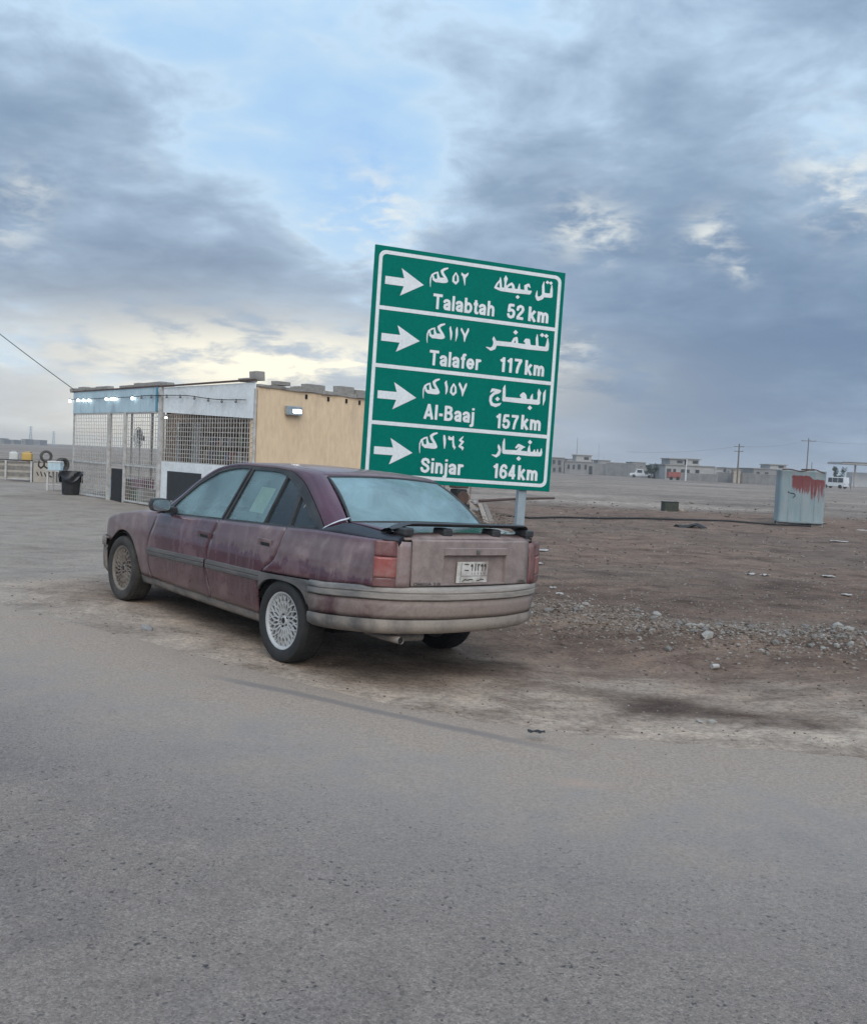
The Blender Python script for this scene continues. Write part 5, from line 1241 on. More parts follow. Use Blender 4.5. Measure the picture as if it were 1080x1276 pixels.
    for j in range(7): mb.bar((-.46, .012+.16*j/6.5, .03+.92*j/6.2), (.46, .012+.16*j/6.5, .03+.92*j/6.2), .014)
    mb.build('wires', M_WIRE, wp)
    g = G(124, 622); bx = empty('tool_chest', (g.x+.25, g.y+.5, hgt(g.x, g.y)), KRZ, 'grey blue metal chest inside the cage beside the dark board', 'chest')
    mb = MB(); mb.box((0, .2, .28), (1.0, .5, .54)); mb.build('body', M_PALEBLUE, bx, bevel=.01); mb = MB(); mb.box((0, .2, .58), (1.03, .53, .05)); mb.build('lid', M_GALV, bx, bevel=.01)
M_TYREOLD = simple('old_tyre_rubber', (.06, .054, .048), (.11, .098, .086), 8, .9, 0, .3, .004)
M_BAG = simple('black_bag', (.012, .012, .015), (.02, .02, .024), 8, .35)
yard()

# ------------------------------------------------------------------ the painted water tank
def tank_paint():
    mt, N = mat_new('tank_paint'); co = N.n('ShaderNodeTexCoord').outputs['Object']; x, y, z = N.n('ShaderNodeSeparateXYZ', {0: co}).outputs
    st = N.n('ShaderNodeMapping', {'Vector': co, 'Scale': (5, 5, .7)}).outputs[0]
    n1 = N.noise(st, 1.0, 6, .6, .3); n2 = N.noise(co, 5, 6, .65); n3 = N.noise(co, 40, 3)
    c = N.mix(N.step(n1, .35, .68), (.195, .265, .285), (.26, .305, .315)); c = N.mix(N.math('MULTIPLY', N.step(n2, .55, .72), .5), c, (.30, .28, .25))
    c = N.mix(N.math('MULTIPLY', N.step(x, .60, .74), .7), c, (.36, .32, .28))
    c = N.mix(N.math('MULTIPLY', N.math('MULTIPLY', N.step(z, 1.45, 1.70), N.step(n1, .4, .6)), .5), c, (.30, .29, .28))
    # brushed red patch with ragged lower edge and runs
    rag = N.math('ADD', z, N.math('MULTIPLY', N.math('SUBTRACT', N.noise(N.n('ShaderNodeMapping', {'Vector': co, 'Scale': (16, 16, .8)}).outputs[0], 1.0, 5, .7), .5), 1.1))
    lo = N.math('SUBTRACT', 1.14, N.math('MULTIPLY', N.step(x, -.25, .45), .36))
    e1 = N.step(N.math('SUBTRACT', rag, lo), 0, .03)
    rag2 = N.math('ADD', z, N.math('MULTIPLY', N.math('SUBTRACT', n2, .5), .16)); hi = N.math('SUBTRACT', 1.56, N.math('MULTIPLY', N.step(x, .15, .30), .10))
    e2 = N.math('SUBTRACT', 1.0, N.step(N.math('SUBTRACT', rag2, hi), 0, .03))
    xr = N.math('ADD', x, N.math('MULTIPLY', N.math('SUBTRACT', n2, .5), .2)); e3 = N.math('MULTIPLY', N.step(xr, -.36, -.30), N.math('SUBTRACT', 1.0, N.step(xr, .60, .66)))
    m_ = N.math('MULTIPLY', N.math('MULTIPLY', e1, e2), e3); m_ = N.math('MULTIPLY', m_, N.math('SUBTRACT', 1.0, N.step(y, -.55, -.45)))
    stk = N.noise(N.n('ShaderNodeMapping', {'Vector': co, 'Scale': (26, 26, 1.6)}).outputs[0], 1.0, 4, .65)
    m_ = N.math('MULTIPLY', m_, N.step(N.math('ADD', stk, N.math('MULTIPLY', N.math('SUBTRACT', z, 1.25), .55)), .26, .44))
    c = N.mix(N.math('MULTIPLY', N.math('MULTIPLY', m_, N.step(n1, .10, .40)), .92), c, N.mix(n2, (.20, .026, .024), (.12, .02, .02)))
    c = N.mix(.3, c, N.ramp(n3, [(.3, .7), (.7, 1.25)]), 'MULTIPLY')
    finish(N, c, .7, 0, n3, .2, .005); return mt
def build_tank():
    c = G(1001, 656); th = math.atan2(c.x, c.y)
    root = empty('water_tank', (c.x, c.y+.5, hgt(c.x, c.y+.5)+.0), -th+.14, 'square pale blue metal water tank with a brushed red patch, standing on blocks', 'tank')
    TP = tank_paint(); w, d, h = 1.36, 1.10, 1.74
    rows = []
    def ring(k, z):
        pts = []
        r = .10
        for cx, cy, a0 in ((w/2-r, d/2-r, 0), (-w/2+r, d/2-r, 90), (-w/2+r, -d/2+r, 180), (w/2-r, -d/2+r, 270)):
            for q in range(6): a_ = R(a0+90*q/5); pts.append(((cx+r*math.cos(a_))*k, (cy+r*math.sin(a_))*k, z))
        return pts+[pts[0]]
    for k, z in ((1, .10), (1.012, .13), (1.0, .16), (1.004, .5), (1.012, .95), (1.006, 1.4), (1.0, h-.07), (1.015, h-.05), (1.015, h-.01), (1.0, h)): rows.append(ring(k, z+.0))
    MB().grid(rows).build('shell', TP, root, smooth=True, out=lambda c_: (c_.x, c_.y, 0), angle=50)
    rg = random.Random(2); top = ring(.99, h-.012)[:-1]; mb = MB(); mb.add(top, [tuple(range(len(top)))]); bt = ring(1, .10)[:-1]; mb.add(bt, [tuple(range(len(bt)))]); mb.build('end_plates', TP, root)
    for u in (-.38, 0, .38): mb = MB(); mb.box((u, -d/2-.006, .88), (.035, .012, 1.40)); mb.build('rib', TP, root, bevel=.004)
    mb = MB(); mb.lathe([(.20, h-.012), (.20, h+.05), (.0, h+.06)], 18, axis='Z', c=(.2, 0, 0)); mb.build('lid', M_RUST, root, smooth=True)
    # a warped strip along the rim and a little black scrawl
    mb = MB(); mb.grid([[(lerp(-.63, .63, i/10), -d/2-.012, h-.02+.05*math.sin(i*1.1)*(.4+i/14)+dz) for i in range(11)] for dz in (0, .035)]); mb.build('rim_strip', M_RUST, root, solid=.004)
    stroke_mesh([[(0, 10, 4), (14, 5, 4), (26, 5, 5), (34, 0, 4), (34, -9, 4), (24, -16, 3)], [(0, 10, 4), (3, 14, 3)]], 1.2, lambda x, y: (-.42+x*.0062, -d/2-.0135, .98+y*.0062)).build('scrawl', M_BLACK, root, out=(0, -1, 0))
    for u, v in ((-.5, -.35), (-.5, .35), (.5, -.35), (.5, .35)):
        mb = MB(); mb.box((u, v, .03), (.36, .20, .15), jit=.006, rng=rg); mb.build('support_block', M_CONC, root)
build_tank()

# ------------------------------------------------------------------ village across the field
M_FARW = simple('grey_render', (.27, .265, .26), (.21, .205, .20), .5, .9)
M_FARW2 = simple('pale_render', (.36, .35, .335), (.29, .28, .27), .5, .9)
M_FARB = simple('block_wall', (.25, .245, .24), (.19, .185, .18), .8, .9)
M_WIN = simple('dark_window', (.035, .04, .045), (.05, .055, .06), 1, .3)
M_REDW = simple('faded_red_board', (.30, .09, .07), (.24, .07, .06), 1.5, .8)
M_POLE = simple('dark_pole', (.15, .13, .115), (.11, .095, .085), 3, .9)
M_CARW = simple('white_car_paint', (.62, .63, .64), (.55, .56, .57), 2, .4)
def xz(px, py, Y): p = at(px, py, Y); return p.x, max(.1, p.z)
def house(name, label, cat, px0, px1, py, Y, depth, mat, wins=(), upper=(), group=None, extra=None):
    x0, _ = xz(px0, py, Y); x1, h = xz(px1, py, Y); h = xz((px0+px1)/2, py, Y)[1]
    root = empty(name, ((x0+x1)/2, Y, 0), 0, label, cat, group); w = x1-x0
    mb = MB(); mb.box((0, depth/2, h/2-.3), (w, depth, h+.6)); mb.build('wall', mat, root)
    mb = MB(); mb.box((0, depth/2, h+.06), (w+.4, depth+.4, .14)); mb.build('roof', M_CONC, root)
    for a, b, z0, z1 in wins:
        f_ = MB().box((lerp(-w/2, w/2, (a+b)/2), -.03, h*(z0+z1)/2), (w*(b-a)+.2, .08, h*(z1-z0)+.2)).build('window', mat, root)
        MB().box((lerp(-w/2, w/2, (a+b)/2), -.075, h*(z0+z1)/2), (w*(b-a), .02, h*(z1-z0))).build('pane', M_WIN, f_)
    for (pa, pb, py2, dy, m2) in upper:
        xa, _ = xz(pa, py2, Y+dy); xb, h2 = xz(pb, py2, Y+dy); h2 = xz((pa+pb)/2, py2, Y+dy)[1]; cx = (xa+xb)/2-root.location.x
        up_ = MB().box((cx, dy+depth*.3, (h+h2)/2), (xb-xa, depth*.55, h2-h)).build('upper_room', m2, root)
        MB().box((cx, dy+depth*.3, h2+.06), (xb-xa+.5, depth*.55+.5, .14)).build('upper_roof', M_CONC, up_)
        MB().box((cx+(xb-xa)*.18, dy+depth*.3-depth*.275-.02, (h+h2)/2+.1), (1.0, .04, (h2-h)*.42)).build('upper_window', M_WIN, up_)
    return root, w, h
def wall_seg(label, px0, px1, py, Y0, Y1, mat, pil=6):
    p0, p1 = at(px0, py, Y0), at(px1, py, Y1); h = max(.8, (p0.z+p1.z)/2); a = Vector((p0.x, Y0, 0)); b = Vector((p1.x, Y1, 0)); L_ = (b-a).length
    root = empty('compound_wall', a, math.atan2(b.y-a.y, b.x-a.x), label, 'wall')
    MB().box((L_/2, 0, h/2-.3), (L_, .2, h+.6)).build('wall', mat, root)
    MB().box((L_/2, 0, h+.04), (L_+.1, .3, .10)).build('coping', M_CONC, root)
    for k in range(pil+1): MB().box((L_*k/pil, -.12, h/2-.25), (.35, .2, h+.5)).build('pier', mat, root)
    return root
house('ruined_house', 'grey two storey shell beside the right edge of the sign', 'house', 687, 703, 570.5, 205, 9, M_FARB, [(.1, .3, .6, .85), (.5, .75, .55, .85), (.15, .35, .1, .35), (.6, .8, .1, .4)])
house('long_house', 'long low grey house with a roof room, left of the plain wall', 'house', 703.5, 739, 575.5, 206, 10, M_FARW, [(.10, .18, .4, .75), (.28, .36, .4, .75), (.46, .56, .4, .8), (.70, .78, .4, .8), (.86, .95, .05, .7)], [(718, 737, 567.5, 1, M_FARW2)])
wall_seg('short grey wall with a gateway right of the long house', 740, 754, 578, 205, 204, M_FARW, 3)
wall_seg('long plain grey wall left of the white pickup', 756, 792, 577.5, 203, 198, M_FARB, 4)
house('dark_shed', 'low dark open shed behind the small tree', 'shed', 815, 828.5, 584.5, 186, 4, simple('shed_dark', (.12, .115, .11), None, 2, .9), [(.1, .45, .05, .8), (.55, .95, .05, .8)])
wall_seg('pale wall behind the parked white pickup', 793, 815, 583, 192, 190, M_FARW2, 3)
house('flat_roof_house', 'grey flat roofed house with two roof rooms and a dark porch', 'house', 829, 889.5, 580.5, 178, 12, M_FARW2, [(.03, .12, .1, .75), (.16, .22, .1, .75), (.32, .40, .1, .75), (.44, .5, .1, .75), (.62, .7, .4, .75)], [(835, 853.5, 572, 1, M_FARW), (856, 872, 572.5, 1, M_FARW2)])
wall_seg('pale wall in front of the flat roofed house', 849, 893, 590.5, 172, 170, M_FARB, 6)
wall_seg('long grey wall stretching from the flat roofed house to the tank', 893.5, 975, 590.5, 171, 166, M_FARB, 10)
house('corner_house', 'grey house with a roof room just left of the tank', 'house', 939, 985, 585, 182, 10, M_FARW, [(.08, .16, .45, .8), (.3, .4, .45, .8)], [(960, 980, 579.5, 1, M_FARW2)])
rd = at(840, 597, 170); rb = empty('red_trailer', (rd.x, 170, 0), 0, 'low red trailer in front of the dark porch', 'trailer')
MB().box((0, .6, .95), (2.2, 1.2, 1.0)).build('body', M_REDW, rb); MB().box((0, .6, .40), (2.1, 1.1, .12)).build('chassis', M_POLE, rb)
for s in (-.6, .6): MB().lathe([(0, -.1), (.32, -.1), (.32, .1), (0, .1)], 16, c=(s, -.02, .32)).build('wheel', TYRE, rb)
hut = at(918, 597, 167); hb = empty('gate_hut', (hut.x, 167, 0), 0, 'small beige and dark gate hut in the long wall below the pole', 'hut')
MB().box((0, .8, 1.0), (1.3, 1.2, 2.6)).build('wall', simple('beige', (.46, .40, .33), None, 2, .9), hb); MB().box((0, .8, 2.36), (1.6, 1.5, .12)).build('roof', M_CONC, hb); MB().box((.80, .2, .8), (.28, .4, 2.2)).build('side_post', M_POLE, hb); MB().box((-.8, .2, .8), (.28, .4, 2.2)).build('side_post', M_POLE, hb)
def upole(px, ytop, Y, arms, r, label, mat=None, name='utility_pole', mast=False):
    b_ = at(px, ytop, Y); root = empty(name, (b_.x, Y, 0), 0, label, 'pole' if not mast else 'mast')
    MB().tube([(0, 0, -.3), (.0, 0, b_.z)], [r, r*.65], 8).build('shaft', mat or M_POLE, root, smooth=True)
    for z, w in arms: 
        MB().box((0, 0, b_.z-z), (w, .10, .10)).build('cross_arm', mat or M_POLE, root)
        for s in (-.9, 0, .9): MB().lathe([(0, .12), (.05, .1), (.05, -.05), (0, -.05)], 8, axis='Z', c=(s*w/2, 0, b_.z-z+.11)).build('insulator', M_CONC, root)
    return b_
p1_ = upole(921, 553, 165, [(.5, 1.7), (1.3, 1.5)], .17, 'dark utility pole with two cross arms standing at the gate hut')
p2_ = upole(1007.5, 546, 172, [(.5, 2.6)], .13, 'tall utility pole with one wide cross arm behind the tank')
upole(855.5, 572, 168, [], .13, 'white lamp post in front of the flat roofed house', M_CARW, 'lamp_post')
upole(719.5, 545, 208, [], .06, 'thin mast on the long low house', M_POLE, 'radio_mast', True)
upole(746.5, 553, 207, [], .05, 'thin pale mast behind the plain wall', M_GALV, 'radio_mast', True)
upole(752.5, 568, 206, [], .05, 'short thin mast at the gateway of the short wall', M_GALV, 'radio_mast', True)
upole(1011.5, 576, 60, [], .03, 'short dark stake rising behind the tank', M_POLE, 'stake', True)
upole(1060.5, 594, 150, [], .06, 'short dark post right of the white minibus', M_POLE, 'stake', True)
for (a, b, lab) in ((p1_, p2_, 'sagging wire between the two utility poles'), (at(780, 560, 175), p1_, 'sagging wire running left from the utility pole at the gate hut'), (p2_, at(1130, 548, 180), 'sagging wire running right from the tall pole behind the tank')):
    o = MB().tube(sag(a-Vector((0, 0, .4)), b-Vector((0, 0, .4)), .5), .012, 4).build('overhead_wire', M_POLE, None); tag(o, lab, 'wire')
# far right canopy and white hut
cx0 = at(1047, 578, 210); cx1 = at(1100, 578, 210)
cn = empty('station_canopy', ((cx0.x+cx1.x)/2, 210, 0), 0, 'pale flat canopy on posts at the right edge', 'canopy')
MB().box((0, 3, cx0.z+.2), (cx1.x-cx0.x, 8, .45)).build('canopy_roof', M_FARW2, cn); MB().box((0, -1.05, cx0.z+.42), (cx1.x-cx0.x+.1, .1, .16)).build('canopy_edge', M_POLE, cn)
for u in (-.1, .25, .45): MB().box(((cx1.x-cx0.x)*u, 1, cx0.z/2), (.3, .3, cx0.z)).build('column', M_FARW2, cn)
MB().box(((cx1.x-cx0.x)*.25, 5, 1.6), (5.5, 3, 3.2)).build('kiosk_box', M_CARW, cn)
# low distant roofs on the left horizon
fr = random.Random(12)
for i in range(9):
    px = -4+i*6.2+fr.uniform(-1.5, 1.5); Y = 520+fr.uniform(-30, 30); w = fr.uniform(3.5, 5.5)
    house('distant_house', 'low blue grey house far off on the left horizon', 'house', px, px+w, 547.5+fr.uniform(-1.6, .8)+px*.046, Y, 10, M_FARW, [(.2, .35, .3, .7), (.6, .75, .3, .7)], group='houses on the left horizon')
for i in range(8):
    px = 985+i*13+fr.uniform(-3, 3); w = fr.uniform(6, 10)
    if 1025 < px < 1052: continue
    house('distant_house', 'low pale house far off on the right horizon beyond the tank', 'house', px, px+w, 594.5+(px-985)*.046+fr.uniform(-1, .8), 420+fr.uniform(-20, 20), 10, M_FARW2, [(.2, .35, .3, .7), (.6, .75, .3, .7)], group='houses on the right horizon')
for i in range(15):
    px = 688+i*20+fr.uniform(-6, 6); w = fr.uniform(9, 17)
    house('village_house', 'small grey house in the row behind the compound walls', 'house', px, px+w, 574.0+(px-690)*.046+fr.uniform(-3.0, 2.0), 250+fr.uniform(-15, 25), 9, (M_FARW, M_FARW2, M_FARB)[i % 3], [(.15, .3, .35, .7), (.6, .75, .35, .7)], group='houses behind the compound walls')
def pylon(px, ytop, Y, label):
    b_ = at(px, ytop, Y); root = empty('lattice_pylon', (b_.x, Y, 0), .3, label, 'pylon'); h = b_.z; w = h*.10; mb = MB()
    for s in (-1, 1):
        for t in (-1, 1): mb.bar((s*w, t*w, -.5), (s*w*.12, t*w*.12, h), .28)
    n = 7
    for k in range(n):
        za, zb_ = h*k/n, h*(k+1)/n; wa, wb = w*(1-.88*k/n), w*(1-.88*(k+1)/n)
        for s in (-1, 1): mb.bar((-s*wa, -wa, za), (s*wb, -wb, zb_), .16); mb.bar((s*wa, wa, za), (-s*wb, wb, zb_), .16)
    mb.build('lattice', M_GALV, root)
    for z in (.95, .82): MB().bar((-h*.13, 0, h*z), (h*.13, 0, h*z), .25).build('cross_arm', M_GALV, root)
pylon(38.5, 531, 560, 'hazy lattice pylon above the yellow can on the left horizon'); pylon(67, 537, 600, 'smaller hazy pylon left of the kiosk on the horizon')

# ------------------------------------------------------------------ trees and vehicles by the village
M_LEAF = simple('dark_leaf', (.035, .055, .035), (.055, .075, .045), 1.5, .8)
def tree(px, ytop, Y, w, label, seed):
    b_ = at(px, ytop, Y); h = b_.z; rg = random.Random(seed); root = empty('roadside_tree', (b_.x, Y, 0), 0, label, 'tree')
    tr = MB(); tr.tube([(0, 0, -.2), (.06, 0, h*.25), (.0, .05, h*.6)], [.14, .11, .05], 7)
    for k in range(5): a_ = rg.uniform(0, 6.28); tr.tube([(0, 0, h*(.25+.06*k)), (math.cos(a_)*w*.35, math.sin(a_)*w*.35, h*(.5+.07*k))], [.06, .02], 5)
    tr.build('trunk', M_WOOD, root, smooth=True)
    cr = MB(); cl = [(rg.uniform(-.42, .42)*w, rg.uniform(-.42, .42)*w, h*rg.uniform(.38, .92), rg.uniform(.14, .24)*w) for _ in range(14)]
    for k in range(900):
        c = cl[k % 14]; d = Vector((rg.gauss(0, 1), rg.gauss(0, 1), rg.gauss(0, 1))).normalized()*c[3]*rg.uniform(.4, 1.1); p = Vector(c[:3])+d
        a_ = Vector((rg.gauss(0, 1), rg.gauss(0, 1), rg.gauss(0, 1))).normalized()*.13; q = a_.cross(Vector((rg.gauss(0, 1), rg.gauss(0, 1), 1))).normalized()*.07
        cr.add([p-a_, p+q, p+a_, p-q], [(0, 1, 2, 3)])
    cr.build('crown', M_LEAF, root, recalc=False)
tree(812, 578.5, 184, 2.2, 'small dark tree beside the white pickup', 5); tree(1046, 581.5, 172, 2.4, 'small dark bushy tree above the white minibus', 9)
def vehicle(px, py, Y, L_, H, yaw, kind, label, cat):
    b_ = at(px, py, Y); root = empty(cat.replace(' ', '_'), (b_.x, Y, 0), yaw, label, cat); w = 1.65
    if kind == 'pickup': prof = [(-L_/2, .35), (-L_/2, .85), (-.1*L_, .88), (-.04*L_, H), (.20*L_, H), (.29*L_, .95), (.47*L_, .85), (L_/2, .70), (L_/2, .35)]
    else: prof = [(-L_/2, .3), (-L_/2, 1.0), (-.47*L_, H), (.22*L_, H), (.36*L_, 1.0), (.48*L_, .85), (L_/2, .65), (L_/2, .3)]
    n = len(prof); mb = MB(); mb.add([(x, -w/2, z) for x, z in prof]+[(x, w/2, z) for x, z in prof], [tuple(range(n)), tuple(range(n, 2*n))]+[(k, (k+1) % n, n+(k+1) % n, n+k) for k in range(n)])
    mb.build('body', M_CARW, root, bevel=.05)
    zs = (.98, H-.12)
    wl = [(-.02*L_, .19*L_)] if kind == 'pickup' else [(-.44*L_, -.22*L_), (-.20*L_, .02*L_), (.04*L_, .22*L_)]
    for s in (-1, 1):
        for a_, b2 in wl: MB().box(((a_+b2)/2, s*(w/2+.002), sum(zs)/2), (b2-a_, .03, zs[1]-zs[0])).build('side_window', M_WIN, root)
        for x in (-.32*L_, .32*L_):
            wh = MB().lathe([(0, -.1), (.2, -.11), (.31, -.09), (.31, .09), (.2, .11), (0, .1)], 16, c=(x, s*(w/2-.06), .31)).build('wheel', TYRE, root, smooth=True)
        MB().box((L_/2+.003, s*.6, .66), (.03, .3, .12)).build('headlight', M_GALV, root); MB().box((-L_/2-.003, s*.68, .75), (.03, .14, .2)).build('tail_light', M_REDW, root)
    MB().box(((.25 if kind == 'pickup' else .29)*L_+.02, 0, (H+.95)/2), (.03, w*.85, (H-1.0)*1.0), Matrix.Rotation(-.55, 3, 'Y')).build('windscreen', M_WIN, root)
vehicle(799, 597, 188, 4.6, 1.65, math.pi-.25, 'pickup', 'white pickup parked left of the small dark tree', 'pickup')
vehicle(1040.5, 606, 158, 3.9, 1.85, math.pi-.9, 'van', 'white minibus parked below the bushy tree at the right', 'minibus')

# ------------------------------------------------------------------ scrap and spoil behind the sign
M_CHUNK = simple('tan_rubble', (.34, .27, .215), (.25, .19, .15), 7, .95, 0, .6, .02)
M_CHUNK2 = simple('grey_rubble', (.33, .32, .305), (.24, .23, .22), 7, .95, 0, .6, .02)
M_PALE = simple('pale_scrap', (.40, .37, .34), (.29, .27, .245), 9, .8)
def chunk_mesh(seed, mat, flat=1.0, sub=1):
    bm = bmesh.new(); bmesh.ops.create_icosphere(bm, subdivisions=sub, radius=1.0); rg = random.Random(seed)
    ax = Vector((rg.uniform(.75, 1.25), rg.uniform(.6, 1.0), rg.uniform(.45, .75)*flat))
    for v in bm.verts:
        v.co *= 1+.28*mnoise.noise(v.co*1.3+Vector((seed*3.1, 0, 0))); v.co = Vector((v.co.x*ax.x, v.co.y*ax.y, v.co.z*ax.z))
    me = bpy.data.meshes.new('stone'); bm.to_mesh(me); bm.free(); me.materials.append(mat); return me
CH = [chunk_mesh(i, M_CHUNK if i % 2 else M_CHUNK2) for i in range(6)]
rg = random.Random(21)
def put(me, name, x, y, r, label, cat, group, rgn=rg, sink=.35):
    o = bpy.data.objects.new(name, me); COL.objects.link(o); o.location = (x, y, hgt(x, y)+r*(.55-sink)); o.scale = (r, r, r); o.rotation_euler = (rgn.uniform(-.3, .3), rgn.uniform(-.3, .3), rgn.uniform(0, 6.28)); return tag(o, label, cat, group)
hc = at(566, 600, 28.6)
def heap_z(x, y): return .80*math.exp(-(((x-hc.x)/.75)**2+((y-hc.y)/1.2)**2))*(.8+.5*fbm(x*1.7, y*1.7, 3.0))
rows = [[(hc.x+1.9*u, hc.y+2.6*v, hgt(hc.x+1.9*u, hc.y+2.6*v)+heap_z(hc.x+1.9*u, hc.y+2.6*v)+.05*fbm(u*9, v*9)-.06) for u in [k/15-1 for k in range(31)]] for v in [k/15-1 for k in range(31)]]
o = MB().grid(rows).build('spoil_heap', M_CHUNK, None, smooth=True, out=(0, 0, 1)); tag(o, 'heap of brown spoil and rubble seen between the car and the sign', 'heap')
for i in range(46):
    px = rg.gauss(566, 20); Y = rg.uniform(27, 29.6); p = at(px, 600, Y); put(CH[rg.randrange(6)], 'rubble_chunk', p.x, Y, rg.uniform(.07, .19), 'broken masonry chunk in the scrap heap between the car and the sign post', 'rubble', 'chunks of the scrap heap').location.z += heap_z(p.x, Y)
for i, (px, yt, Y, lab) in enumerate(((531, 602, 31, 'left of two thin stakes rising behind the car roof'), (536, 603, 31.5, 'right of two thin stakes rising behind the car roof'), (553.5, 603, 30, 'thin stake left of the dark engine in the scrap heap'), (585.5, 605, 30.5, 'thin stake right of the dark engine in the scrap heap'))):
    p = at(px, yt-4, Y); o = MB().tube([(0, 0, -.1), (.02*i-.03, 0, p.z)], [.035, .028], 6).build('wooden_stake', M_WOOD, None); o.location = (p.x, Y, hgt(p.x, Y)); tag(o, lab, 'stake')
p = at(571, 620, 27.4); en = empty('scrap_engine', (p.x, 27.4, hgt(p.x, 27.4)+heap_z(p.x, 27.4)-.05), .5, 'dark scrapped engine standing in the rubble heap under the sign', 'engine')
MB().box((0, 0, .35), (.34, .42, .46)).build('block', M_BLACK, en, bevel=.03); MB().box((0, 0, .68), (.46, .36, .16)).build('head', M_RUST, en, bevel=.03); MB().lathe([(0, -.05), (.17, -.05), (.18, 0), (.17, .05), (0, .05)], 18, c=(0, -.27, .34)).build('flywheel', M_RUST, en); MB().tube([(.15, 0, .74), (.22, 0, .92), (.10, -.1, .98)], .04, 8).build('manifold', M_BLACK, en, smooth=True); MB().box((0, 0, .07), (.5, .5, .16)).build('sump', M_BLACK, en, bevel=.02)
a, b = G(597, 627.5), G(690, 623.5); o = MB().tube([a+Vector((0, 0, .10)), (a+b)/2+Vector((0, 0, .13)), b+Vector((0, 0, .10))], .055, 8).build('rusty_pipe', M_RUST, None, smooth=True); tag(o, 'long rusty pipe lying on the ground behind the sign post', 'pipe')
for i, (pa, pb, lab) in enumerate((((597, 640), (606, 655), 'tan plank leaning right of the scrap heap'), ((603, 640), (613, 656), 'darker plank fallen beside the tan plank'))):
    a, b = G(*pa), G(*pb); o = MB().bar(a+Vector((0, 0, .30)), b+Vector((0, 0, .06)), .12, .03).build('plank', M_CHUNK if i == 0 else M_WOOD, None); tag(o, lab, 'plank')
bw = MB(); rg3 = random.Random(31)
for i in range(60):
    c = G(rg3.uniform(600, 636), rg3.uniform(643, 660)); d = Vector((rg3.gauss(0, 1), rg3.gauss(0, .6), rg3.uniform(.0, .35))).normalized()*rg3.uniform(.2, .55)
    bw.tube([c+Vector((0, 0, .03)), c+d*.5+Vector((0, 0, .09)), c+d+Vector((0, 0, .05))], [.012, .009, .005], 4)
o = bw.build('brushwood', M_WOOD, None); tag(o, 'tangle of dry twigs at the foot of the sign post', 'brushwood', None, 'stuff')
hp = [G(x, y) for x, y in ((618, 641), (660, 646), (700, 645.5), (745, 649), (800, 648), (850, 650.5), (905, 652), (960, 655), (1010, 659))]
o = MB().tube([v+Vector((0, 0, hgt(v.x, v.y)+.035)) for v in hp], .032, 6).build('ground_hose', M_BLACK, None, smooth=True); tag(o, 'long black hose snaking over the dirt towards the tank', 'hose')
g = G(834, 637); cr_ = empty('dark_crate', (g.x, g.y, hgt(g.x, g.y)), .2, 'dark green box standing alone in the field', 'crate')
MB().box((0, 0, .16), (.55, .40, .34)).build('body', simple('dark_green_crate', (.05, .055, .04), None, 6, .8), cr_, bevel=.015); MB().box((0, 0, .345), (.57, .42, .03)).build('lid', M_BLACK, cr_, bevel=.008)
put(CH[1], 'rubble_chunk', g.x+.48, g.y+.1, .16, 'brown stone lying against the dark green box', 'rubble', None)
g = G(861, 658); rows = [[(u*.42*(1+.1*math.sin(3*v)), v*.20, .05+.06*math.sin(4*u+2*v)*math.cos(3*v)-.05*(u*u+v*v)) for u in [k/8-1 for k in range(17)]] for v in [k/4-1 for k in range(9)]]
o = MB().grid(rows).build('black_rag', M_BLACK, None, smooth=True, solid=.01); o.location = (g.x, g.y, hgt(g.x, g.y)+.03); tag(o, 'crumpled black rag on the dirt left of the tank', 'rag')

# ------------------------------------------------------------------ stones and litter on the verge
STM = [simple('stone_grey', (.20, .182, .163), (.145, .132, .118), 9, .95, 0, .5, .01), simple('stone_pale', (.34, .315, .28), (.26, .24, .215), 9, .95, 0, .5, .01), simple('stone_brown', (.25, .195, .155), (.18, .14, .11), 9, .95, 0, .5, .01)]
ST = [chunk_mesh(40+i, STM[(0, 0, 1, 2, 0, 2)[i % 6]]) for i in range(12)]
rs = random.Random(77)
def on_strip(t, sig):
    k = t*(len(RUB)-1); i = min(int(k), len(RUB)-2); f = k-i
    return lerp(RUB[i][0], RUB[i+1][0], f)+rs.gauss(0, sig), lerp(RUB[i][1], RUB[i+1][1], f)+rs.gauss(0, sig)
for i in range(190):
    x, y = on_strip(rs.uniform(.05, .80), .38); put(ST[rs.randrange(12)], 'stone', x, y, rs.choice((.016, .02, .026, .033, .045)), 'small stone in the rubble strip right of the car', 'stone', 'stones of the rubble strip', rs)
def pebbles(name, label, pts, mat):
    base = []; bm = bmesh.new(); bmesh.ops.create_icosphere(bm, subdivisions=1, radius=1.0); base = [v.co.copy() for v in bm.verts]; fc = [[v.index for v in f.verts] for f in bm.faces]; bm.free()
    V = []; F = []
    for x, y, r in pts:
        o = len(V); a_ = rs.uniform(0, 6.28); ca, sa = math.cos(a_), math.sin(a_); k = (rs.uniform(.7, 1.3), rs.uniform(.6, 1.0), rs.uniform(.4, .7)); z = hgt(x, y)+(r*.12)
        for v in base:
            j = 1+rs.uniform(-.22, .22); px, py, pz = v.x*k[0]*j*r, v.y*k[1]*j*r, v.z*k[2]*j*r; V.append((x+px*ca-py*sa, y+px*sa+py*ca, z+pz))
        F += [tuple(q+o for q in f) for f in fc]
    mb = MB(); mb.v = V; mb.f = F; ob = mb.build(name, mat, None, recalc=False); return tag(ob, label, 'gravel', None, 'stuff')
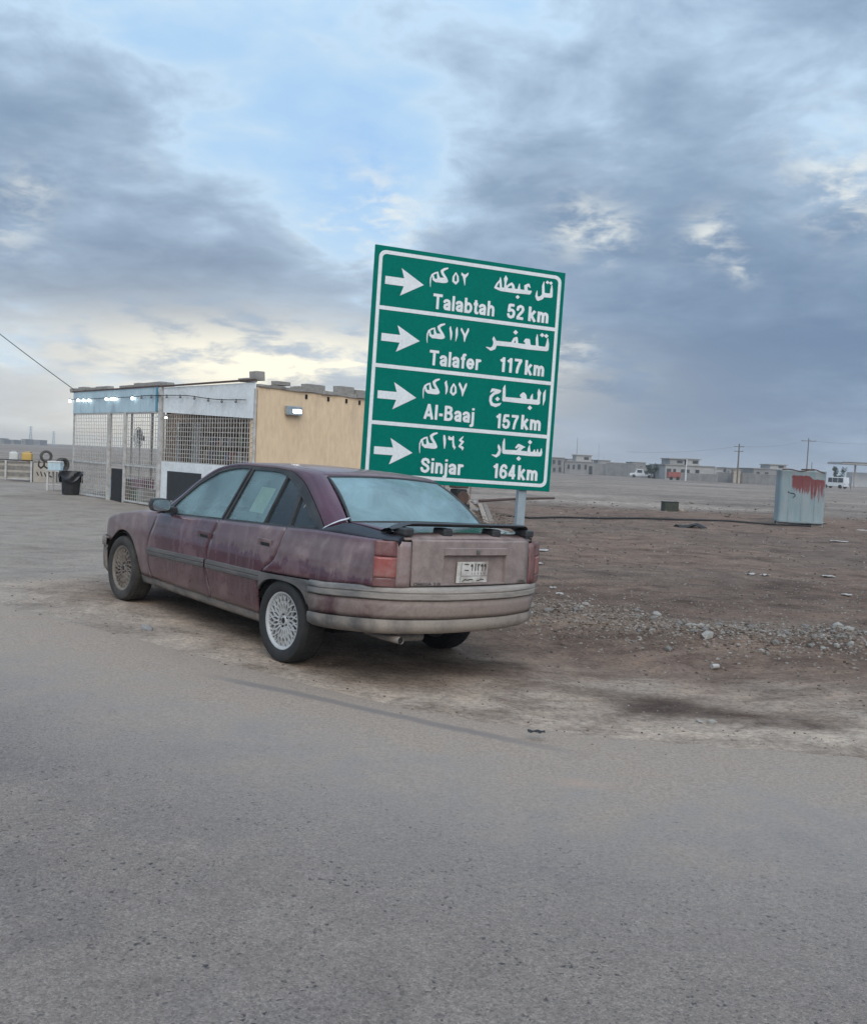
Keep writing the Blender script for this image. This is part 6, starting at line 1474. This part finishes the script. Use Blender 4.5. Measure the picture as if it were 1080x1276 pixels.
def grav_mat():
    mt, N = mat_new('mixed_gravel'); rnd = N.n('ShaderNodeNewGeometry').outputs['Random Per Island']; pos = N.n('ShaderNodeNewGeometry').outputs['Position']
    c = N.ramp(rnd, [(0, (.06, .045, .035)), (.3, (.13, .095, .072)), (.5, (.18, .14, .11)), (.68, (.23, .20, .17)), (.9, (.25, .22, .19)), (.985, (.30, .27, .24)), (1, (.40, .37, .34))]); n = N.noise(pos, 60, 3)
    c = N.mix(.4, c, N.ramp(n, [(.3, .6), (.7, 1.3)]), 'MULTIPLY'); finish(N, c, .95, 0, n, .3, .005, spec=.25); return mt
GRAV = grav_mat()
pts = []
for i in range(6500): x, y = on_strip(rs.uniform(0, 1), rs.choice((.28, .45, .6))); pts.append((x, y, rs.choice((.007, .009, .012, .015, .02))))
for i in range(2600): x, y = on_strip(rs.uniform(0, 1), 1.0); pts.append((x, y, rs.choice((.007, .010, .014))))
pebbles('rubble_gravel', 'loose grey gravel and crumbled rubble in a strip beside the verge', pts, GRAV)
pts = []
while len(pts) < 2400:
    x = rs.uniform(-4.5, 6.5); y = rs.uniform(4.9, 14)
    r = y-edge_y(x)
    if r < -.25 or rs.random() > .35+.65*math.exp(-max(0, r)/3): continue
    pts.append((x, y, rs.choice((.004, .006, .008, .011))))
for i in range(420):
    x = rs.uniform(-2.6, 3.0); y = rs.uniform(2.4, 6.5)
    if y < edge_y(x)-.1: pts.append((x, y, rs.choice((.003, .004, .006))))
pebbles('verge_gravel', 'scattered fine grit over the verge and road edge', pts, GRAV)
pts = []
for i in range(3200):
    px = rs.uniform(640, 1100); py = rs.uniform(625, 765); q = G(px, py); pts.append((q.x, q.y, rs.choice((.006, .010, .014, .02))*q.y/14))
pebbles('field_gravel', 'scattered clods and stones over the rough ground between the sign and the tank', pts, GRAV)
def sheet(px, py, w, d, label, seed, h=.03, cat='litter'):
    q = G(px, py); r_ = random.Random(seed); rows = []
    for j in range(6):
        rows.append([((u+r_.uniform(-.06, .06))*w/2, (v+r_.uniform(-.06, .06))*d/2, h*(.4+.6*mnoise.noise((u*1.3+seed, v*1.3, 0)))) for u in [k/4-1 for k in range(9)] for v in [j/2.5-1]])
    o = MB().grid(rows).build('litter', M_PALE, None, solid=.004); o.location = (q.x, q.y, hgt(q.x, q.y)+.012); o.rotation_euler = (0, 0, r_.uniform(-.5, .5)); tag(o, label, cat)
for k, (px, py, w, d, lab) in enumerate(((668, 688, .55, .35, 'pale flat scrap just right of the car tail lamp'), (663, 703, .40, .22, 'long thin pale scrap beside the car bumper'), (689, 734, .10, .08, 'white crumpled scrap nearest the car bumper corner'), (697, 742, .12, .09, 'white crumpled scrap below the one nearest the bumper'),
     (1018, 654, .75, .5, 'white sheet lying right of the tank'), (1076, 660, .7, .45, 'white sheet at the right edge beyond the tank'), (1045, 677, .55, .3, 'small white scrap in front of the white sheet by the tank'), (935, 717, .22, .14, 'left of two white scraps in the middle of the rough ground'), (953, 718, .18, .12, 'right of two white scraps in the middle of the rough ground'), (1032, 719, .25, .16, 'white scrap on the rough ground below the tank'), (1055, 742, .18, .10, 'small pale scrap at the right edge of the rough ground'), (640, 697, .2, .1, 'pale scrap hidden at the car bumper end'))): sheet(px, py, w*.72, d*.8, lab, k+3)
for k, (px, py, r, lab) in enumerate(((881, 797, .10, 'largest pale stone in the rubble strip'), (818, 769, .075, 'pale stone at the upper left of the rubble strip'), (730, 757, .055, 'grey stone between the car and the rubble strip'), (1043, 785, .09, 'pale stone in the right part of the rubble strip'), (1056, 790, .07, 'pale stone right beside the one in the right part of the rubble strip'), (887, 891, .040, 'pale stone half sunk in the dark damp patch'), (872, 889, .03, 'small pale stone left of the one sunk in the damp patch'))):
    q = G(px, py); put(ST[2+6*(k % 2)], 'pale_stone', q.x, q.y, r, lab, 'stone', None, rs, .45)
q = G(891, 824); cn2 = empty('tin_can', (q.x, q.y, hgt(q.x, q.y)), .4, 'small crushed can lying below the rubble strip', 'can'); MB().lathe([(0, -.032), (.02, -.032), (.021, 0), (.02, .032), (0, .032)], 14, axis='X', c=(0, 0, .02)).build('body', M_PALE, cn2, smooth=True); MB().lathe([(0, .034), (.017, .034), (.018, .031)], 14, axis='X', c=(0, 0, .02)).build('lid', M_GALV, cn2)
for k, (px, py, sz, lab) in enumerate(((183, 795, .05, 'dark stone on the dirt left of the rear wheel'), (303, 757, .08, 'dark stone under the middle of the car'))):
    q = G(px, py); put(CH[0], 'dark_stone', q.x, q.y, sz, lab, 'stone', None, rs, .3)
q = G(668, 915); rows = [[(u*.05, v*.02, .004+.01*abs(math.sin(3*u+v))) for u in [k/3-1 for k in range(7)]] for v in (-1, 0, 1)]
o = MB().grid(rows).build('dark_scrap', M_BLACK, None, solid=.003); o.location = (q.x, q.y, .008); tag(o, 'small dark scrap lying on the asphalt edge', 'litter')

# ------------------------------------------------------------------ evening haze over the plain
hz_m = bpy.data.materials.new('haze_air'); hz_m.use_nodes = True; hz_m.node_tree.nodes.clear(); HN = NT(hz_m.node_tree)
pv = HN.n('ShaderNodeVolumePrincipled', {'Color': (.93, .91, .90, 1), 'Density': .0006, 'Anisotropy': .2}); ho = HN.n('ShaderNodeOutputMaterial'); HN.link(pv.outputs[0], ho.inputs['Volume'])
hz_o = MB().box((0, 715, 6.3), (2700, 1610, 15.4)).build('haze', hz_m, None); hz_o['kind'] = 'stuff'
